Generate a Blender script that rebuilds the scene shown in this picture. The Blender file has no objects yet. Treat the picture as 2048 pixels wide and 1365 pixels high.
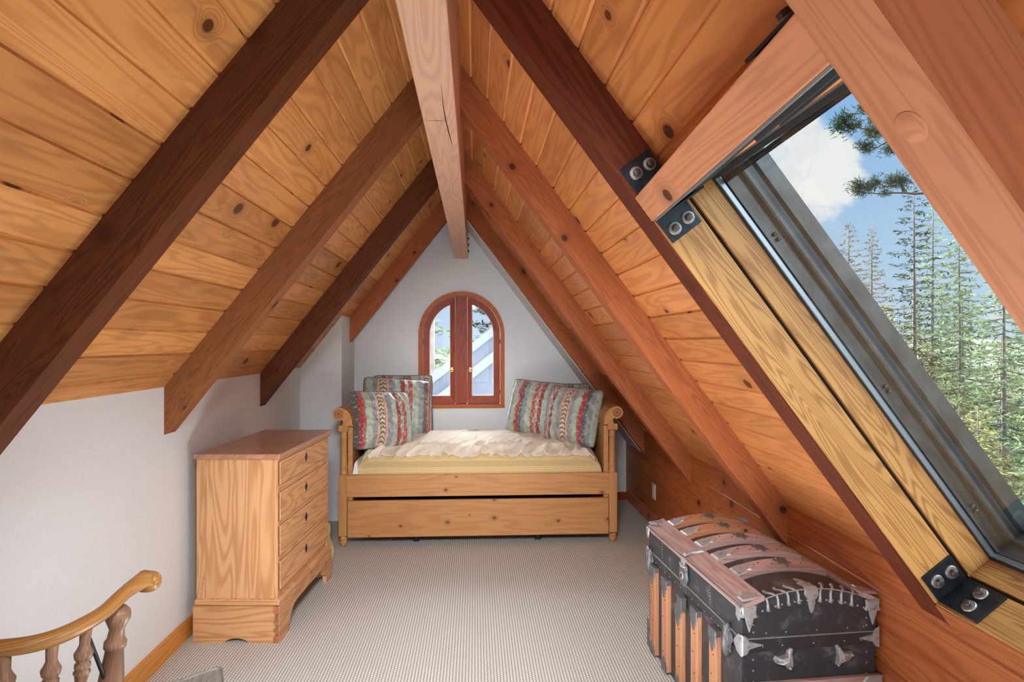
import bpy, bmesh, math, random
from mathutils import Vector, Matrix, Euler, noise, geometry
random.seed(7)
S = bpy.context.scene
COL = S.collection
PI = math.pi
V = Vector

# ------------------------------------------------------------------ mesh builder
class MB:
    """collects shapes and links them as ONE mesh object"""
    def __init__(s):
        s.v = []; s.f = []; s.uv = []; s.pid = []; s.sm = []
    def add(s, verts, faces, grain=(1, 0, 0), smooth=False, off=None, uvs=None):
        b = len(s.v)
        verts = [V(p) for p in verts]
        s.v += verts
        g = V(grain).normalized()
        if off is None: off = (random.uniform(0, 40), random.uniform(0, 40))
        pid = (random.random(), random.random())
        for fi, f in enumerate(faces):
            s.f.append([b + i for i in f]); s.sm.append(smooth); s.pid.append(pid)
            if uvs is not None:
                s.uv.append(uvs[fi]); continue
            ps = [verts[i] for i in f]
            n = V((0, 0, 0))
            for i in range(len(ps)):
                a, c = ps[i], ps[(i + 1) % len(ps)]
                n += a.cross(c)
            if n.length < 1e-12: n = V((0, 0, 1))
            n.normalize()
            if abs(n.dot(g)) > 0.9:
                t = n.orthogonal().normalized(); w = n.cross(t)
                s.uv.append([(off[0] + p.dot(t) * .12, off[1] + p.dot(w)) for p in ps])
            else:
                t = (g - n * g.dot(n)).normalized(); w = n.cross(t)
                k = 0.37 * (abs(n.x) + 2 * abs(n.y) + 3 * abs(n.z))
                s.uv.append([(off[0] + p.dot(t), off[1] + k + p.dot(w)) for p in ps])
        return s
    def box(s, lo, hi, grain=None, mat=None, off=None):
        x0, y0, z0 = lo; x1, y1, z1 = hi
        vs = [V(p) for p in ((x0,y0,z0),(x1,y0,z0),(x1,y1,z0),(x0,y1,z0),(x0,y0,z1),(x1,y0,z1),(x1,y1,z1),(x0,y1,z1))]
        if grain is None:
            d = [abs(x1-x0), abs(y1-y0), abs(z1-z0)]; grain = [0,0,0]; grain[d.index(max(d))] = 1
        g = V(grain)
        if mat is not None:
            vs = [mat @ p for p in vs]; g = mat.to_3x3() @ g
        return s.add(vs, [(0,3,2,1),(4,5,6,7),(0,1,5,4),(1,2,6,5),(2,3,7,6),(3,0,4,7)], g, off=off)
    def prism(s, poly, d0, d1, axes, grain, off=None, smooth=False):
        """poly of (a,b), extruded from d0 to d1; axes(a,b,d) -> point"""
        n = len(poly)
        vs = [axes(a, b, d0) for a, b in poly] + [axes(a, b, d1) for a, b in poly]
        fs = [tuple(range(n))[::-1], tuple(range(n, 2*n))]
        s.add(vs, fs, grain, off=off)
        b = [(i, (i+1) % n, n + (i+1) % n, n + i) for i in range(n)]
        return s.add(vs, b, grain, smooth=smooth, off=off)
    def tube(s, pts, r, seg=8, cap=True, flat=1.0, up=None, grain=None):
        pts = [V(p) for p in pts]; n = len(pts)
        rs = r if isinstance(r, (list, tuple)) else [r] * n
        vs = []; us = [0]
        for i in range(1, n): us.append(us[-1] + (pts[i]-pts[i-1]).length)
        prev = None
        for i in range(n):
            t = (pts[min(i+1, n-1)] - pts[max(i-1, 0)]).normalized()
            if up is not None:
                a = V(up); a = (a - t*a.dot(t)).normalized()
            elif prev is None: a = t.orthogonal().normalized()
            else: a = (prev - t*prev.dot(t)).normalized()
            prev = a; b = t.cross(a)
            for k in range(seg):
                an = 2*PI*k/seg
                vs.append(pts[i] + a*math.cos(an)*rs[i]*flat + b*math.sin(an)*rs[i])
        fs = []; uv = []
        o = random.uniform(0, 40), random.uniform(0, 40)
        for i in range(n-1):
            for k in range(seg):
                k2 = (k+1) % seg
                fs.append((i*seg+k, i*seg+k2, (i+1)*seg+k2, (i+1)*seg+k))
                w0 = 2*PI*k/seg*rs[i]; w1 = 2*PI*(k+1)/seg*rs[i]
                uv.append([(o[0]+us[i], o[1]+w0), (o[0]+us[i], o[1]+w1), (o[0]+us[i+1], o[1]+w1), (o[0]+us[i+1], o[1]+w0)])
        if cap:
            for ring, rev in ((0, True), (n-1, False)):
                f = [ring*seg+k for k in range(seg)]
                if rev: f = f[::-1]
                fs.append(tuple(f)); uv.append([(o[0], o[1] + j*.003) for j in range(seg)])
        return s.add(vs, fs, smooth=True, uvs=uv)
    def lathe(s, prof, p0, p1, seg=16):
        """prof: (t 0..1 along p0->p1, radius)"""
        p0, p1 = V(p0), V(p1)
        return s.tube([p0.lerp(p1, t) for t, r in prof], [r for t, r in prof], seg)
    def poly_plate(s, pts, h, mat):
        """flat outline in xy extruded to z=h, placed by mat, slightly domed edge"""
        n = len(pts)
        c = V((sum(p[0] for p in pts)/n, sum(p[1] for p in pts)/n, 0))
        lo = [mat @ V((p[0], p[1], 0)) for p in pts]
        hi = [mat @ (c + (V((p[0], p[1], 0))-c)*.86 + V((0, 0, h))) for p in pts]
        ctr = mat @ (c + V((0, 0, h*1.25)))
        vs = lo + hi + [ctr]
        fs = [(i, (i+1) % n, n+(i+1) % n, n+i) for i in range(n)]
        fs += [(n+i, n+(i+1) % n, 2*n) for i in range(n)]
        return s.add(vs, fs)
    def disc(s, c, nrm, r, h, seg=16, r2=None):
        c, nrm = V(c), V(nrm).normalized()
        r2 = r if r2 is None else r2
        return s.tube([c, c + nrm*h], [r, r2], seg)
    def build(s, name, mat, parent=None, bevel=0.0, subsurf=0, autosm=False):
        me = bpy.data.meshes.new(name)
        me.from_pydata(s.v, [], s.f)
        ul = me.uv_layers.new(name='UVMap'); pl = me.uv_layers.new(name='pid')
        i = 0
        ua = []; pa = []
        for f, u, p in zip(s.f, s.uv, s.pid):
            for q in u: ua += [q[0], q[1]]; pa += [p[0], p[1]]
        ul.data.foreach_set('uv', ua); pl.data.foreach_set('uv', pa)
        me.polygons.foreach_set('use_smooth', s.sm)
        me.materials.append(mat)
        me.validate(); me.update()
        o = bpy.data.objects.new(name, me); COL.objects.link(o)
        if parent: o.parent = parent
        if bevel:
            m = o.modifiers.new('bevel', 'BEVEL'); m.width = bevel; m.segments = 2; m.limit_method = 'ANGLE'
        if subsurf:
            m = o.modifiers.new('sub', 'SUBSURF'); m.levels = m.render_levels = subsurf
        return o

def tag(o, label, cat, group=None, kind=None):
    o['label'] = label; o['category'] = cat
    if group: o['group'] = group
    if kind: o['kind'] = kind
    return o
def thing(name, label, cat, loc=(0, 0, 0), rz=0, group=None):
    o = bpy.data.objects.new(name, None); COL.objects.link(o)
    o.location = loc; o.rotation_euler = (0, 0, rz); o.empty_display_size = .05
    return tag(o, label, cat, group)
def struct(o):
    o['kind'] = 'structure'; return o
def frame(o, x, y, z=None):
    x = V(x).normalized(); y = V(y); y = (y - x*y.dot(x)).normalized()
    zz = x.cross(y)
    m = Matrix((x, y, zz)).transposed().to_4x4(); m.translation = V(o)
    return m

# ------------------------------------------------------------------ materials
class NT:
    def __init__(s, name, world=False):
        if world:
            w = bpy.data.worlds.new(name); S.world = w; w.use_nodes = True; s.t = w.node_tree; s.m = w
        else:
            s.m = bpy.data.materials.new(name); s.m.use_nodes = True; s.t = s.m.node_tree
        s.t.nodes.clear()
    def n(s, typ, **kw):
        nd = s.t.nodes.new(typ)
        for k, v in kw.items():
            if k.startswith('i_'):
                key = k[2:]; key = int(key) if key.isdigit() else key.replace('_', ' ')
                s.set(nd.inputs[key], v)
            else: setattr(nd, k, v)
        return nd
    def set(s, inp, v):
        if hasattr(v, 'is_linked') or isinstance(v, bpy.types.NodeSocket): s.t.links.new(v, inp)
        else: inp.default_value = v
    def math(s, op, a, b=None, c=None, clamp=False):
        nd = s.n('ShaderNodeMath', operation=op, use_clamp=clamp)
        for i, x in enumerate((a, b, c)):
            if x is not None: s.set(nd.inputs[i], x)
        return nd.outputs[0]
    def mix(s, f, a, b, typ='MIX'):
        nd = s.n('ShaderNodeMix', data_type='RGBA', blend_type=typ, clamp_factor=True)
        s.set(nd.inputs[0], f); s.set(nd.inputs[6], c4(a)); s.set(nd.inputs[7], c4(b))
        return nd.outputs[2]
    def ramp(s, f, stops, interp='LINEAR'):
        nd = s.n('ShaderNodeValToRGB'); r = nd.color_ramp; r.interpolation = interp
        while len(r.elements) > 1: r.elements.remove(r.elements[-1])
        r.elements[0].position = stops[0][0]; r.elements[0].color = c4(stops[0][1])
        for p, c in stops[1:]:
            e = r.elements.new(p); e.color = c4(c)
        s.set(nd.inputs[0], f); return nd.outputs[0]
    def smooth(s, x, lo, hi):
        nd = s.n('ShaderNodeMapRange', interpolation_type='SMOOTHSTEP')
        s.set(nd.inputs[0], x); nd.inputs[1].default_value = lo; nd.inputs[2].default_value = hi
        return nd.outputs[0]
    def noise(s, vec, scale, detail=2, dist=0, rough=.5):
        nd = s.n('ShaderNodeTexNoise')
        s.set(nd.inputs['Vector'], vec); nd.inputs['Scale'].default_value = scale
        nd.inputs['Detail'].default_value = detail; nd.inputs['Distortion'].default_value = dist; nd.inputs['Roughness'].default_value = rough
        return nd.outputs[0]
    def comb(s, x, y, z=0.0):
        nd = s.n('ShaderNodeCombineXYZ')
        for i, q in enumerate((x, y, z)): s.set(nd.inputs[i], q)
        return nd.outputs[0]
    def sep(s, v):
        nd = s.n('ShaderNodeSeparateXYZ'); s.set(nd.inputs[0], v); return nd.outputs
    def uv(s, name='UVMap'):
        return s.n('ShaderNodeUVMap', uv_map=name).outputs[0]
    def bump(s, h, strength=.3, dist=.01):
        nd = s.n('ShaderNodeBump'); nd.inputs['Strength'].default_value = strength; nd.inputs['Distance'].default_value = dist
        s.set(nd.inputs['Height'], h); return nd.outputs[0]
    def out(s, col, rough=.5, metal=0.0, normal=None, spec=.5, **kw):
        p = s.n('ShaderNodeBsdfPrincipled')
        s.set(p.inputs['Base Color'], c4(col)); s.set(p.inputs['Roughness'], rough); s.set(p.inputs['Metallic'], metal)
        p.inputs['Specular IOR Level'].default_value = spec
        if normal is not None: s.set(p.inputs['Normal'], normal)
        for k, v in kw.items(): s.set(p.inputs[k.replace('_', ' ')], v)
        o = s.n('ShaderNodeOutputMaterial'); s.t.links.new(p.outputs[0], o.inputs[0])
        return s.m
def c4(c):
    if isinstance(c, (tuple, list)): return (c[0], c[1], c[2], 1.0) if len(c) == 3 else tuple(c)
    return c
def lin(r, g, b):
    return tuple((x/255/12.92) if x/255 <= .04045 else ((x/255+.055)/1.055)**2.4 for x in (r, g, b))

def wood(name, light, dark, knots=0.5, ring=11.0, contrast=.55, rough=.45, tint=.25, knotcol=(.07, .025, .012), knotr=.05, spec=.35, vs=5.0, stain=0.0, kscale=4.0):
    N = NT(name)
    u, v, _ = N.sep(N.uv()); pr, pg, _ = N.sep(N.uv('pid'))
    vec = N.comb(N.math('MULTIPLY', u, .55), N.math('MULTIPLY', v, vs), N.math('MULTIPLY', pr, 30.0))
    # knots
    kv = N.comb(N.math('MULTIPLY', u, .8), v, 0)
    vo = N.n('ShaderNodeTexVoronoi', voronoi_dimensions='2D', feature='F1'); N.set(vo.inputs['Vector'], kv); vo.inputs['Scale'].default_value = kscale
    kd = vo.outputs['Distance']; kr, kg, kb = N.sep(vo.outputs['Color'])
    on = N.math('LESS_THAN', kr, knots)
    rad = N.math('ADD', N.math('MULTIPLY', kg, knotr*.9), knotr*.45)
    q = N.math('DIVIDE', kd, rad)
    core = N.math('MULTIPLY', N.math('SUBTRACT', 1.0, N.smooth(q, .75, 1.15)), on)
    halo = N.math('MULTIPLY', N.math('SUBTRACT', 1.0, N.smooth(q, .8, 3.2)), on)
    n1 = N.noise(vec, 1.5, 2, .35)
    n1 = N.math('ADD', n1, N.math('MULTIPLY', halo, .22))
    r1 = N.math('PINGPONG', N.math('MULTIPLY', n1, ring), .5)
    r1 = N.smooth(N.math('MULTIPLY', r1, 2.0), .25, .95)
    fib = N.noise(N.comb(N.math('MULTIPLY', u, 5.0), N.math('MULTIPLY', v, 260.0), pr), 1.0, 2)
    f = N.math('ADD', N.math('MULTIPLY', r1, contrast), N.math('MULTIPLY', N.math('SUBTRACT', fib, .5), .35), clamp=True)
    col = N.mix(f, light, dark)
    big = N.noise(N.comb(N.math('MULTIPLY', u, 1.2), N.math('MULTIPLY', v, 3.0), N.math('MULTIPLY', pg, 20.0)), 1.6, 2)
    tv = N.math('ADD', 1.0 - tint*.75, N.math('MULTIPLY', N.math('ADD', N.math('MULTIPLY', pr, .6), N.math('MULTIPLY', big, .7)), tint*1.15))
    col = N.mix(1.0, col, N.comb(tv, N.math('POWER', tv, 1.15), N.math('POWER', tv, 1.3)), 'MULTIPLY')
    if stain:
        st = N.noise(N.comb(N.math('MULTIPLY', u, 2.2), N.math('MULTIPLY', v, 6.0), pg), 2.0, 4, .6)
        col = N.mix(N.math('MULTIPLY', N.smooth(st, .56, .75), stain), col, knotcol)
    kin = N.math('PINGPONG', N.math('ADD', N.math('MULTIPLY', q, 1.6), fib), .4)
    kc = N.mix(N.math('MULTIPLY', kin, 1.2), knotcol, tuple(.5*a+.5*b for a, b in zip(knotcol, dark)))
    col = N.mix(N.math('MULTIPLY', halo, .35), col, tuple(.6*a for a in dark))
    col = N.mix(core, col, kc)
    return N.out(col, rough, normal=N.bump(f, .12, .002), spec=spec)

def plain(name, col, rough=.5, metal=0.0, var=0.0, scale=20, bump=0.0, spec=.5):
    N = NT(name)
    if var or bump:
        co = N.n('ShaderNodeTexCoord').outputs['Object']
        nz = N.noise(co, scale, 4)
        c = N.mix(N.math('MULTIPLY', N.smooth(nz, .35, .7), 1.0), tuple(x*(1-var) for x in col), tuple(min(1, x*(1+var)) for x in col))
        return N.out(c, rough, metal, N.bump(nz, bump, .004) if bump else None, spec)
    return N.out(col, rough, metal, spec=spec)

M = {}
M['board_l'] = wood('honey pine boards', lin(204,144,84), lin(160,98,52), .45, 13, .45, .42, .55, knotr=.065, stain=.25, kscale=3.2)
M['board_r'] = wood('amber pine boards', lin(212,140,82), lin(168,96,50), .45, 12, .42, .38, .45, knotr=.07, kscale=3.4)
M['wall_wood'] = wood('red pine boards', lin(186,108,60), lin(138,70,36), .55, 12, .45, .42, .3, knotr=.06)
M['rafter'] = wood('brown stained fir', lin(150,98,60), lin(104,62,36), .3, 26, .5, .6, .3, knotr=.06, vs=9, spec=.15)
M['rafter_b'] = wood('dark stained fir', lin(102,58,34), lin(62,32,18), .3, 22, .5, .6, .3, knotr=.06, vs=9, spec=.15)
M['rafter_p'] = wood('pale worn stained fir', lin(196,134,98), lin(158,102,70), .3, 18, .4, .55, .25, knotr=.05, vs=7, spec=.15)
M['rafter_rd'] = wood('deep red stained fir', lin(106,52,32), lin(62,26,18), .35, 22, .5, .55, .35, knotr=.05, vs=8, spec=.15)
M['rafter_r'] = wood('red stained fir', lin(170,100,60), lin(124,66,38), .35, 22, .45, .55, .35, knotr=.06, vs=8, spec=.15)
M['beam'] = wood('pale planed fir', lin(206,164,136), lin(180,134,106), .15, 16, .45, .55, .22, knotr=.05, vs=5, spec=.25, kscale=3)
M['fir'] = wood('natural fir', lin(186,140,82), lin(134,90,46), .2, 30, .7, .4, .3, knotr=.05, vs=6, spec=.35)
M['pine_bed'] = wood('waxed knotty pine', lin(188,136,84), lin(160,102,54), .85, 9, .4, .45, .18, knotcol=lin(110,62,36), knotr=.05, kscale=5.5)
M['pine_chest'] = wood('stripped old pine', lin(204,156,110), lin(168,110,66), .06, 13, .6, .5, .14, knotcol=lin(110,66,40), knotr=.045, vs=5, kscale=5)
M['oak'] = wood('golden oak', lin(164,118,64), lin(98,64,32), 0, 30, .6, .35, .2, vs=10)
M['oak_dark'] = wood('brown oak', lin(136,102,78), lin(84,60,46), 0, 30, .5, .4, .2, vs=10)
M['grey_wood'] = wood('weathered grey wood', lin(128,122,116), lin(88,82,78), 0, 24, .6, .6, .2, vs=8)
M['base_wood'] = wood('baseboard wood', lin(206,142,66), lin(168,100,40), .3, 14, .4, .4, .15)
M['cherry'] = wood('red cherry window wood', lin(150,62,26), lin(104,36,16), 0, 14, .45, .4, .3, vs=7, spec=.2)
M['cherry_l'] = wood('orange window trim', lin(184,98,40), lin(146,68,26), 0, 14, .4, .4, .2, vs=7, spec=.2)
M['slat'] = wood('worn trunk slat', lin(196,140,104), lin(150,96,66), .2, 14, .4, .6, .3, knotr=.03, vs=8, knotcol=lin(70,50,44))
M['slat_top'] = wood('greyed trunk slat', lin(190,164,160), lin(150,108,96), .2, 14, .5, .6, .4, knotr=.03, vs=8, stain=.35, knotcol=lin(90,80,86))
M['paint'] = plain('warm white plaster', lin(220,224,226), .75, var=.012, scale=60, bump=.04, spec=.25)
M['steel'] = plain('blue-black steel', lin(46,53,60), .42, .75, var=.25, scale=30)
M['bolt'] = plain('brown bolt head', lin(92,84,82), .45, .8)
M['washer'] = plain('zinc washer', lin(150,148,144), .45, .8)
M['alu'] = plain('grey aluminium', lin(150,160,166), .35, .8)
M['curb'] = plain('bronze grey flashing', lin(74,78,78), .38, .45, var=.25, scale=12)
M['curb_d'] = plain('dark flashing', lin(58,60,58), .5, .2, var=.3, scale=14)
M['seal'] = plain('black rubber', lin(28,32,32), .6)
M['brass'] = plain('brass', lin(214,176,96), .3, 1.0)
M['iron'] = plain('dark iron', lin(52,56,62), .45, .7)
M['white_pl'] = plain('ivory plastic', lin(226,214,200), .4)
M['dark'] = plain('dark gap', lin(40,28,20), .9)
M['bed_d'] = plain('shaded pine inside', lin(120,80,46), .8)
# ------------------------------------------------------------------ the room
F_PX, PSI, EYE = 1200.0, math.atan(74/1200), 1.42
SL, AL, HL = 1.284, 3.0, .215          # left slope: boards z = AL + SL*x, rafter depth (vertical)
SR, AR, HR = 1.324, 2.518, .185        # right slope: boards z = AR - SR*x
XL, XR, YB, Y0 = -1.385, 1.365, 5.36, -2.6
CL = 1/math.hypot(1, SL); CR = 1/math.hypot(1, SR)
XA = (AR-AL)/(SL+SR); ZA = AL + SL*XA
def PL(u, n, y): return V((-u*CL - n*SL*CL, y, AL - u*SL*CL + n*CL))
def PR(u, n, y): return V((u*CR + n*SR*CR, y, AR - u*SR*CR + n*CR))
DL = V((-CL, 0, -SL*CL)); DR = V((CR, 0, -SR*CR)); NR = V((SR*CR, 0, CR)); NLn = V((-SL*CL, 0, CL))
uL = lambda x: -x*CL - SL*x*SL*CL
uR = lambda x: x*CR + SR*x*SR*CR
def plank(mb, Pf, u0, u1, y0, y1, th=.022, g=.0045, ch=.006):
    """tongue and groove board between u0 and u1 with chamfered edges on the room side"""
    poly = [(u0, th), (u0, g+.001), (u0+.0012, ch), (u0+ch+.001, 0), (u1-ch-.001, 0), (u1-.0012, ch), (u1, g+.001), (u1, th)]
    return mb.prism(poly, y0, y1, lambda a, b, d: Pf(a, b, d), (0, 1, 0))

# carpet
N = NT('loop carpet')
x, y, _ = N.sep(N.n('ShaderNodeTexCoord').outputs['Object'])
row = N.math('DIVIDE', x, .0135)
ri = N.math('FLOOR', row)
sh = N.math('MULTIPLY', N.math('MODULO', ri, 2.0), .5)
yy = N.math('ADD', N.math('DIVIDE', y, .0165), sh)
a = N.math('ABSOLUTE', N.math('SINE', N.math('MULTIPLY', row, PI)))
b = N.math('ABSOLUTE', N.math('SINE', N.math('MULTIPLY', yy, PI)))
h = N.math('POWER', N.math('MULTIPLY', N.math('POWER', a, .8), N.math('ADD', .35, N.math('MULTIPLY', b, .65))), .7)
nz = N.noise(N.comb(x, y), 6, 3)
nf = N.noise(N.comb(x, y), 90, 2)
col = N.mix(N.smooth(h, .12, .85), lin(112, 107, 100), lin(216, 214, 208))
col = N.mix(N.math('MULTIPLY', N.math('ADD', nz, nf), .22), col, lin(178, 174, 166))
M['carpet'] = N.out(col, .95, normal=N.bump(h, .6, .004), spec=.1)
fl = MB().box((-1.5, Y0-.2, -.12), (1.5, YB+.3, 0), (0, 1, 0)).build('floor', M['carpet']); struct(fl)

# left slope boards
mb = MB()
k = -6
while True:
    u0 = .978 + .1205*k; u1 = u0 + .1205; k += 1
    if u1 < uL(XA)+.005: continue
    if u0 > uL(XL)+.06: break
    u0 = max(u0, uL(XA)); u1 = min(u1, uL(XL)+.05)
    joints = [Y0, random.uniform(-1.2, -.4), YB] if random.random() < .5 else [Y0, YB]
    for y0, y1 in zip(joints, joints[1:]): plank(mb, PL, u0, u1, y0, y1)
cap = lambda x, e: (AL+SL*x if x < XA else AR-SR*x) + e
mb.prism([(XA-.2, cap(XA-.2, .04)), (XA, ZA+.008), (XA+.2, cap(XA+.2, .04)), (XA+.2, cap(XA+.2, .09)), (XA, ZA+.09), (XA-.2, cap(XA-.2, .09))], Y0, YB+.1, lambda a, b, d: (a, d, b), (0, 1, 0))
o = mb.build('ceiling_left', M['board_l']); struct(o)
# right slope boards, left open at the skylight
mb = MB(); k = -9
while True:
    u0 = .433 + .1152*k; u1 = u0 + .1152; k += 1
    if u1 < uR(XA)+.005: continue
    if u0 > uR(XR)+.03: break
    u0 = max(u0, uR(XA)); u1 = min(u1, uR(XR)+.02)
    if u0 < .83 and u1 > .86: u1 = u1
    if u0 > .80 and u1 < 2.30: spans = [(1.56, 4.86), (-.62, .62), (Y0, -2.2)]  # opening behind the camera is added to let in light
    else: spans = [(Y0, 4.86)]
    for y0, y1 in spans: plank(mb, PR, u0, u1, y0, y1)
o = mb.build('ceiling_right', M['board_r']); struct(o)
# plastered slope between the last right rafter and the end wall
mb = MB(); a1 = AR - HR - .004
mb.prism([(-.12, a1+.12*SR), (XR+.02, a1-(XR+.02)*SR), (XR+.02, a1-(XR+.02)*SR+.05), (-.12, a1+.12*SR+.05)], 4.874, YB+.02, lambda a, b, d: (a, d, b), (0, 1, 0))
o = mb.build('ceiling_back', M['paint']); struct(o)

# walls
mb = MB().box((XL-.1, Y0, -.05), (XL, YB+.1, AL+SL*XL+.01), (0, 1, 0))
o = mb.build('wall_left', M['paint']); struct(o)
mb = MB()
zs = [0, .108, .227, .346, .465, .584, .703, .745]
for z0, z1 in zip(zs, zs[1:]):
    top = z1 == zs[-1]
    c = .006
    poly = [(.03, z0), (0.005, z0), (.004, z0+.0012), (0, z0+c), (0, z1-c), (.004, z1-.0012), (.005, z1), (.03, z1)]
    mb.prism([(XR+p, q) for p, q in poly], Y0, YB+.05, lambda a, b, d: (a, d, b), (0, 1, 0))
o = mb.build('wall_right', M['wall_wood']); struct(o)
# end wall with an arched opening
WX, WR, WZ0, WZS = -.1185, .3815, .845, 1.4925
def arch(r, z0, nseg=32, cx=WX, zs=WZS):
    p = [(cx-r, z0)] + [(cx-r*math.cos(PI*i/nseg), zs+r*math.sin(PI*i/nseg)) for i in range(nseg+1)] + [(cx+r, z0)]
    return p
outer = [(XL-.05, 0), (XR+.05, 0), (XR+.05, AR-SR*(XR+.05)), (XA, ZA+.03), (XL-.05, AL+SL*(XL-.05))]
hole = arch(WR-.012, WZ0+.012)
def slab_with_hole(mb, outer, hole, y0, y1):
    pts = outer + hole
    tri = geometry.tessellate_polygon([[V((a, b, 0)) for a, b in outer], [V((a, b, 0)) for a, b in hole]])
    mb.add([V((a, y0, b)) for a, b in pts], [t for t in tri], (1, 0, 0))
    mb.add([V((a, y1, b)) for a, b in pts], [t for t in tri], (1, 0, 0))
    n = len(hole)
    mb.add([V((a, y0, b)) for a, b in hole] + [V((a, y1, b)) for a, b in hole], [(i, (i+1) % n, n+(i+1) % n, n+i) for i in range(n)], (0, 1, 0))
mb = MB(); slab_with_hole(mb, outer, hole, YB, YB+.14)
o = mb.build('wall_back', M['paint']); struct(o)
# boxed-out corner left of the bed
mb = MB()
xa, ya = -1.06, 4.855
top = lambda x: AL+SL*x-.002
mb.prism([(XL, 0), (xa, 0), (xa, top(xa)), (XL, top(XL))], ya, YB, lambda a, b, d: (a, d, b), (0, 0, 1))
o = mb.build('wall_corner', M['paint']); o.name = 'wall_left_corner'; struct(o)
# front gable behind the camera with its window opening
mb = MB()
outer = [(XL-.05, 0), (XR+.05, 0), (XR+.05, AR-SR*(XR+.05)), (XA, ZA+.03), (XL-.05, AL+SL*(XL-.05))]
slab_with_hole(mb, outer, [(-.75, .5), (-.75, 1.75), (.35, 1.75), (.35, .5)], Y0-.1, Y0)
o = mb.build('wall_front', M['paint']); struct(o)
# baseboards
o = MB().box((XL, Y0, 0), (XL+.014, 4.855, .095)).build('baseboard_left', M['base_wood'], bevel=.003); struct(o)
o = MB().box((-1.06, YB-.014, 0), (XR, YB, .07)).build('baseboard_back', M['cherry'], bevel=.003); struct(o)

# ------------------------------------------------------------------ timbers
def rafterL(y, xw, mat, label, w=.095):
    mb = MB()
    xb = -.172
    poly = [(xw, AL+SL*xw), (xb, AL+SL*xb), (xb, AL-HL+SL*xb), (xw, AL-HL+SL*xw)]
    mb.prism(poly, y, y+w, lambda a, b, d: (a, d, b), DL)
    o = mb.build('rafter', M[mat], bevel=.004)
    return tag(o, label, 'rafter', 'rafters of the left roof slope', 'thing')
def rafterR(y, mat, label, w=.095, cut=None):
    mb = MB(); xb = -.07
    poly = [(xb, AR-SR*xb), (XR, AR-SR*XR), (XR, AR-HR-SR*XR), (xb, AR-HR-SR*xb)]
    if cut:
        p, q = PR(cut, 0, 0), PR(cut, -HR*CR, 0); poly[1:3] = [(p.x, p.z), (q.x, q.z)]
    mb.prism(poly, y, y+w, lambda a, b, d: (a, d, b), DR)
    o = mb.build('rafter', M[mat], bevel=.004)
    return tag(o, label, 'rafter', 'rafters of the right roof slope', 'thing')
rafterL(1.635, XL, 'rafter_b', 'largest dark brown rafter crossing the upper left, nearest on the left slope', .1)
rafterL(2.768, XL, 'rafter', 'brown left-slope rafter ending on the white wall above the chest of drawers', .1)
rafterL(3.968, XL, 'rafter_b', 'very dark left-slope rafter ending just behind the chest of drawers', .09)
rafterL(5.161, -1.06, 'rafter_r', 'reddish left-slope rafter resting against the end wall beside the white corner', .095)
rafterR(.606, 'rafter_p', 'rafter with a round wood plug on its pale underside, right of the skylight', .1)
rafterR(1.52, 'rafter_rd', 'right-slope rafter at the left edge of the skylight, with dark upper side', .095, 2.235)
rafterR(2.543, 'rafter_r', 'right-slope rafter whose foot ends behind the domed trunk, left of the skylight rafter', .095)
rafterR(3.723, 'rafter_r', 'right-slope rafter meeting the plank wall just above the trunk lid, third from the end wall', .09)
rafterR(4.776, 'rafter_r', 'farthest right-slope rafter, passing over the right cushions at the end wall', .09)
for y in (-.36, -1.3, -2.3):
    pass
mb = MB()
mb.box((-.175, Y0, 2.168), (-.062, YB, ZA-.03), (0, 1, 0))
o = mb.build('ridge_beam', M['beam'], bevel=.004); tag(o, 'pale planed ridge beam running overhead to the end wall, with a long crack', 'beam', None, 'thing')
# crack and check marks in the ridge beam are thin dark splits let into its face
crack = MB()
cp = [(-.098, 1.70), (-.098, 1.80), (-.1, 1.9), (-.0985, 2.02), (-.093, 2.15), (-.087, 2.26), (-.083, 2.33)]
crack.tube([(x, y, 2.1685) for x, y in cp], [.0004, .0009, .0015, .0022, .0022, .0014, .0004], 6)
crack.tube([(x, y, 2.1685) for x, y in [(-.17, 2.03), (-.15, 2.032), (-.12, 2.03), (-.1, 2.035)]], [.0006, .0012, .0016, .0006], 6)
crack.build('crack', M['dark'], o)
for z in (2.22, 2.275, 2.33): MB().disc((-.062, 5.25, z), (1, 0, 0), .009, .012, 8).build('bolt_head', M['iron'], o)

# rafter plug
for ob in list(COL.objects):
    if ob.get('label', '').startswith('rafter with a round'):
        px, py = 1790, 253
        p = MB()
        c = PR(.98, -HR*CR, .662)
        p.disc(c + NR*.002, -NR, .021, .0028, 24)
        p.build('wood_plug', M['rafter_p'], ob, bevel=.0012)

# skylight -----------------------------------------------------------
U0, U1 = .902, 2.16          # header edge, sill edge along the slope
nb_ = -HR*CR
YA, YC = .706, 1.52
SK = .045
def slope_box(mb, u0, u1, n0, n1, y0, y1, grain, k=0.0): 
    vs = [PR(u + k*(y-YC), n, y) for n in (n0, n1) for (u, y) in ((u0, y0), (u1, y0), (u1, y1), (u0, y1))]
    return mb.add(vs, [(0,1,2,3),(4,7,6,5),(0,4,5,1),(1,5,6,2),(2,6,7,3),(3,7,4,0)], grain)
mb = MB(); slope_box(mb, .826, U0, nb_, .02, YA, YC, (0, 1, 0), SK)
o = mb.build('crossbeam', M['rafter_p'], bevel=.003); tag(o, 'red-brown crossbeam along the top edge of the skylight', 'beam', 'crossbeams framing the skylight', 'thing')
mb = MB(); slope_box(mb, U1+.005, U1+.075, nb_, .0, YA, YC, (0, 1, 0))
o = mb.build('crossbeam', M['rafter_r'], bevel=.003); tag(o, 'honey-topped crossbeam along the bottom edge of the skylight, under the corner bracket', 'beam', 'crossbeams framing the skylight', 'thing')
sky = bpy.data.objects.new('window_2', None); COL.objects.link(sky); struct(sky)
mb = MB()
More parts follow.
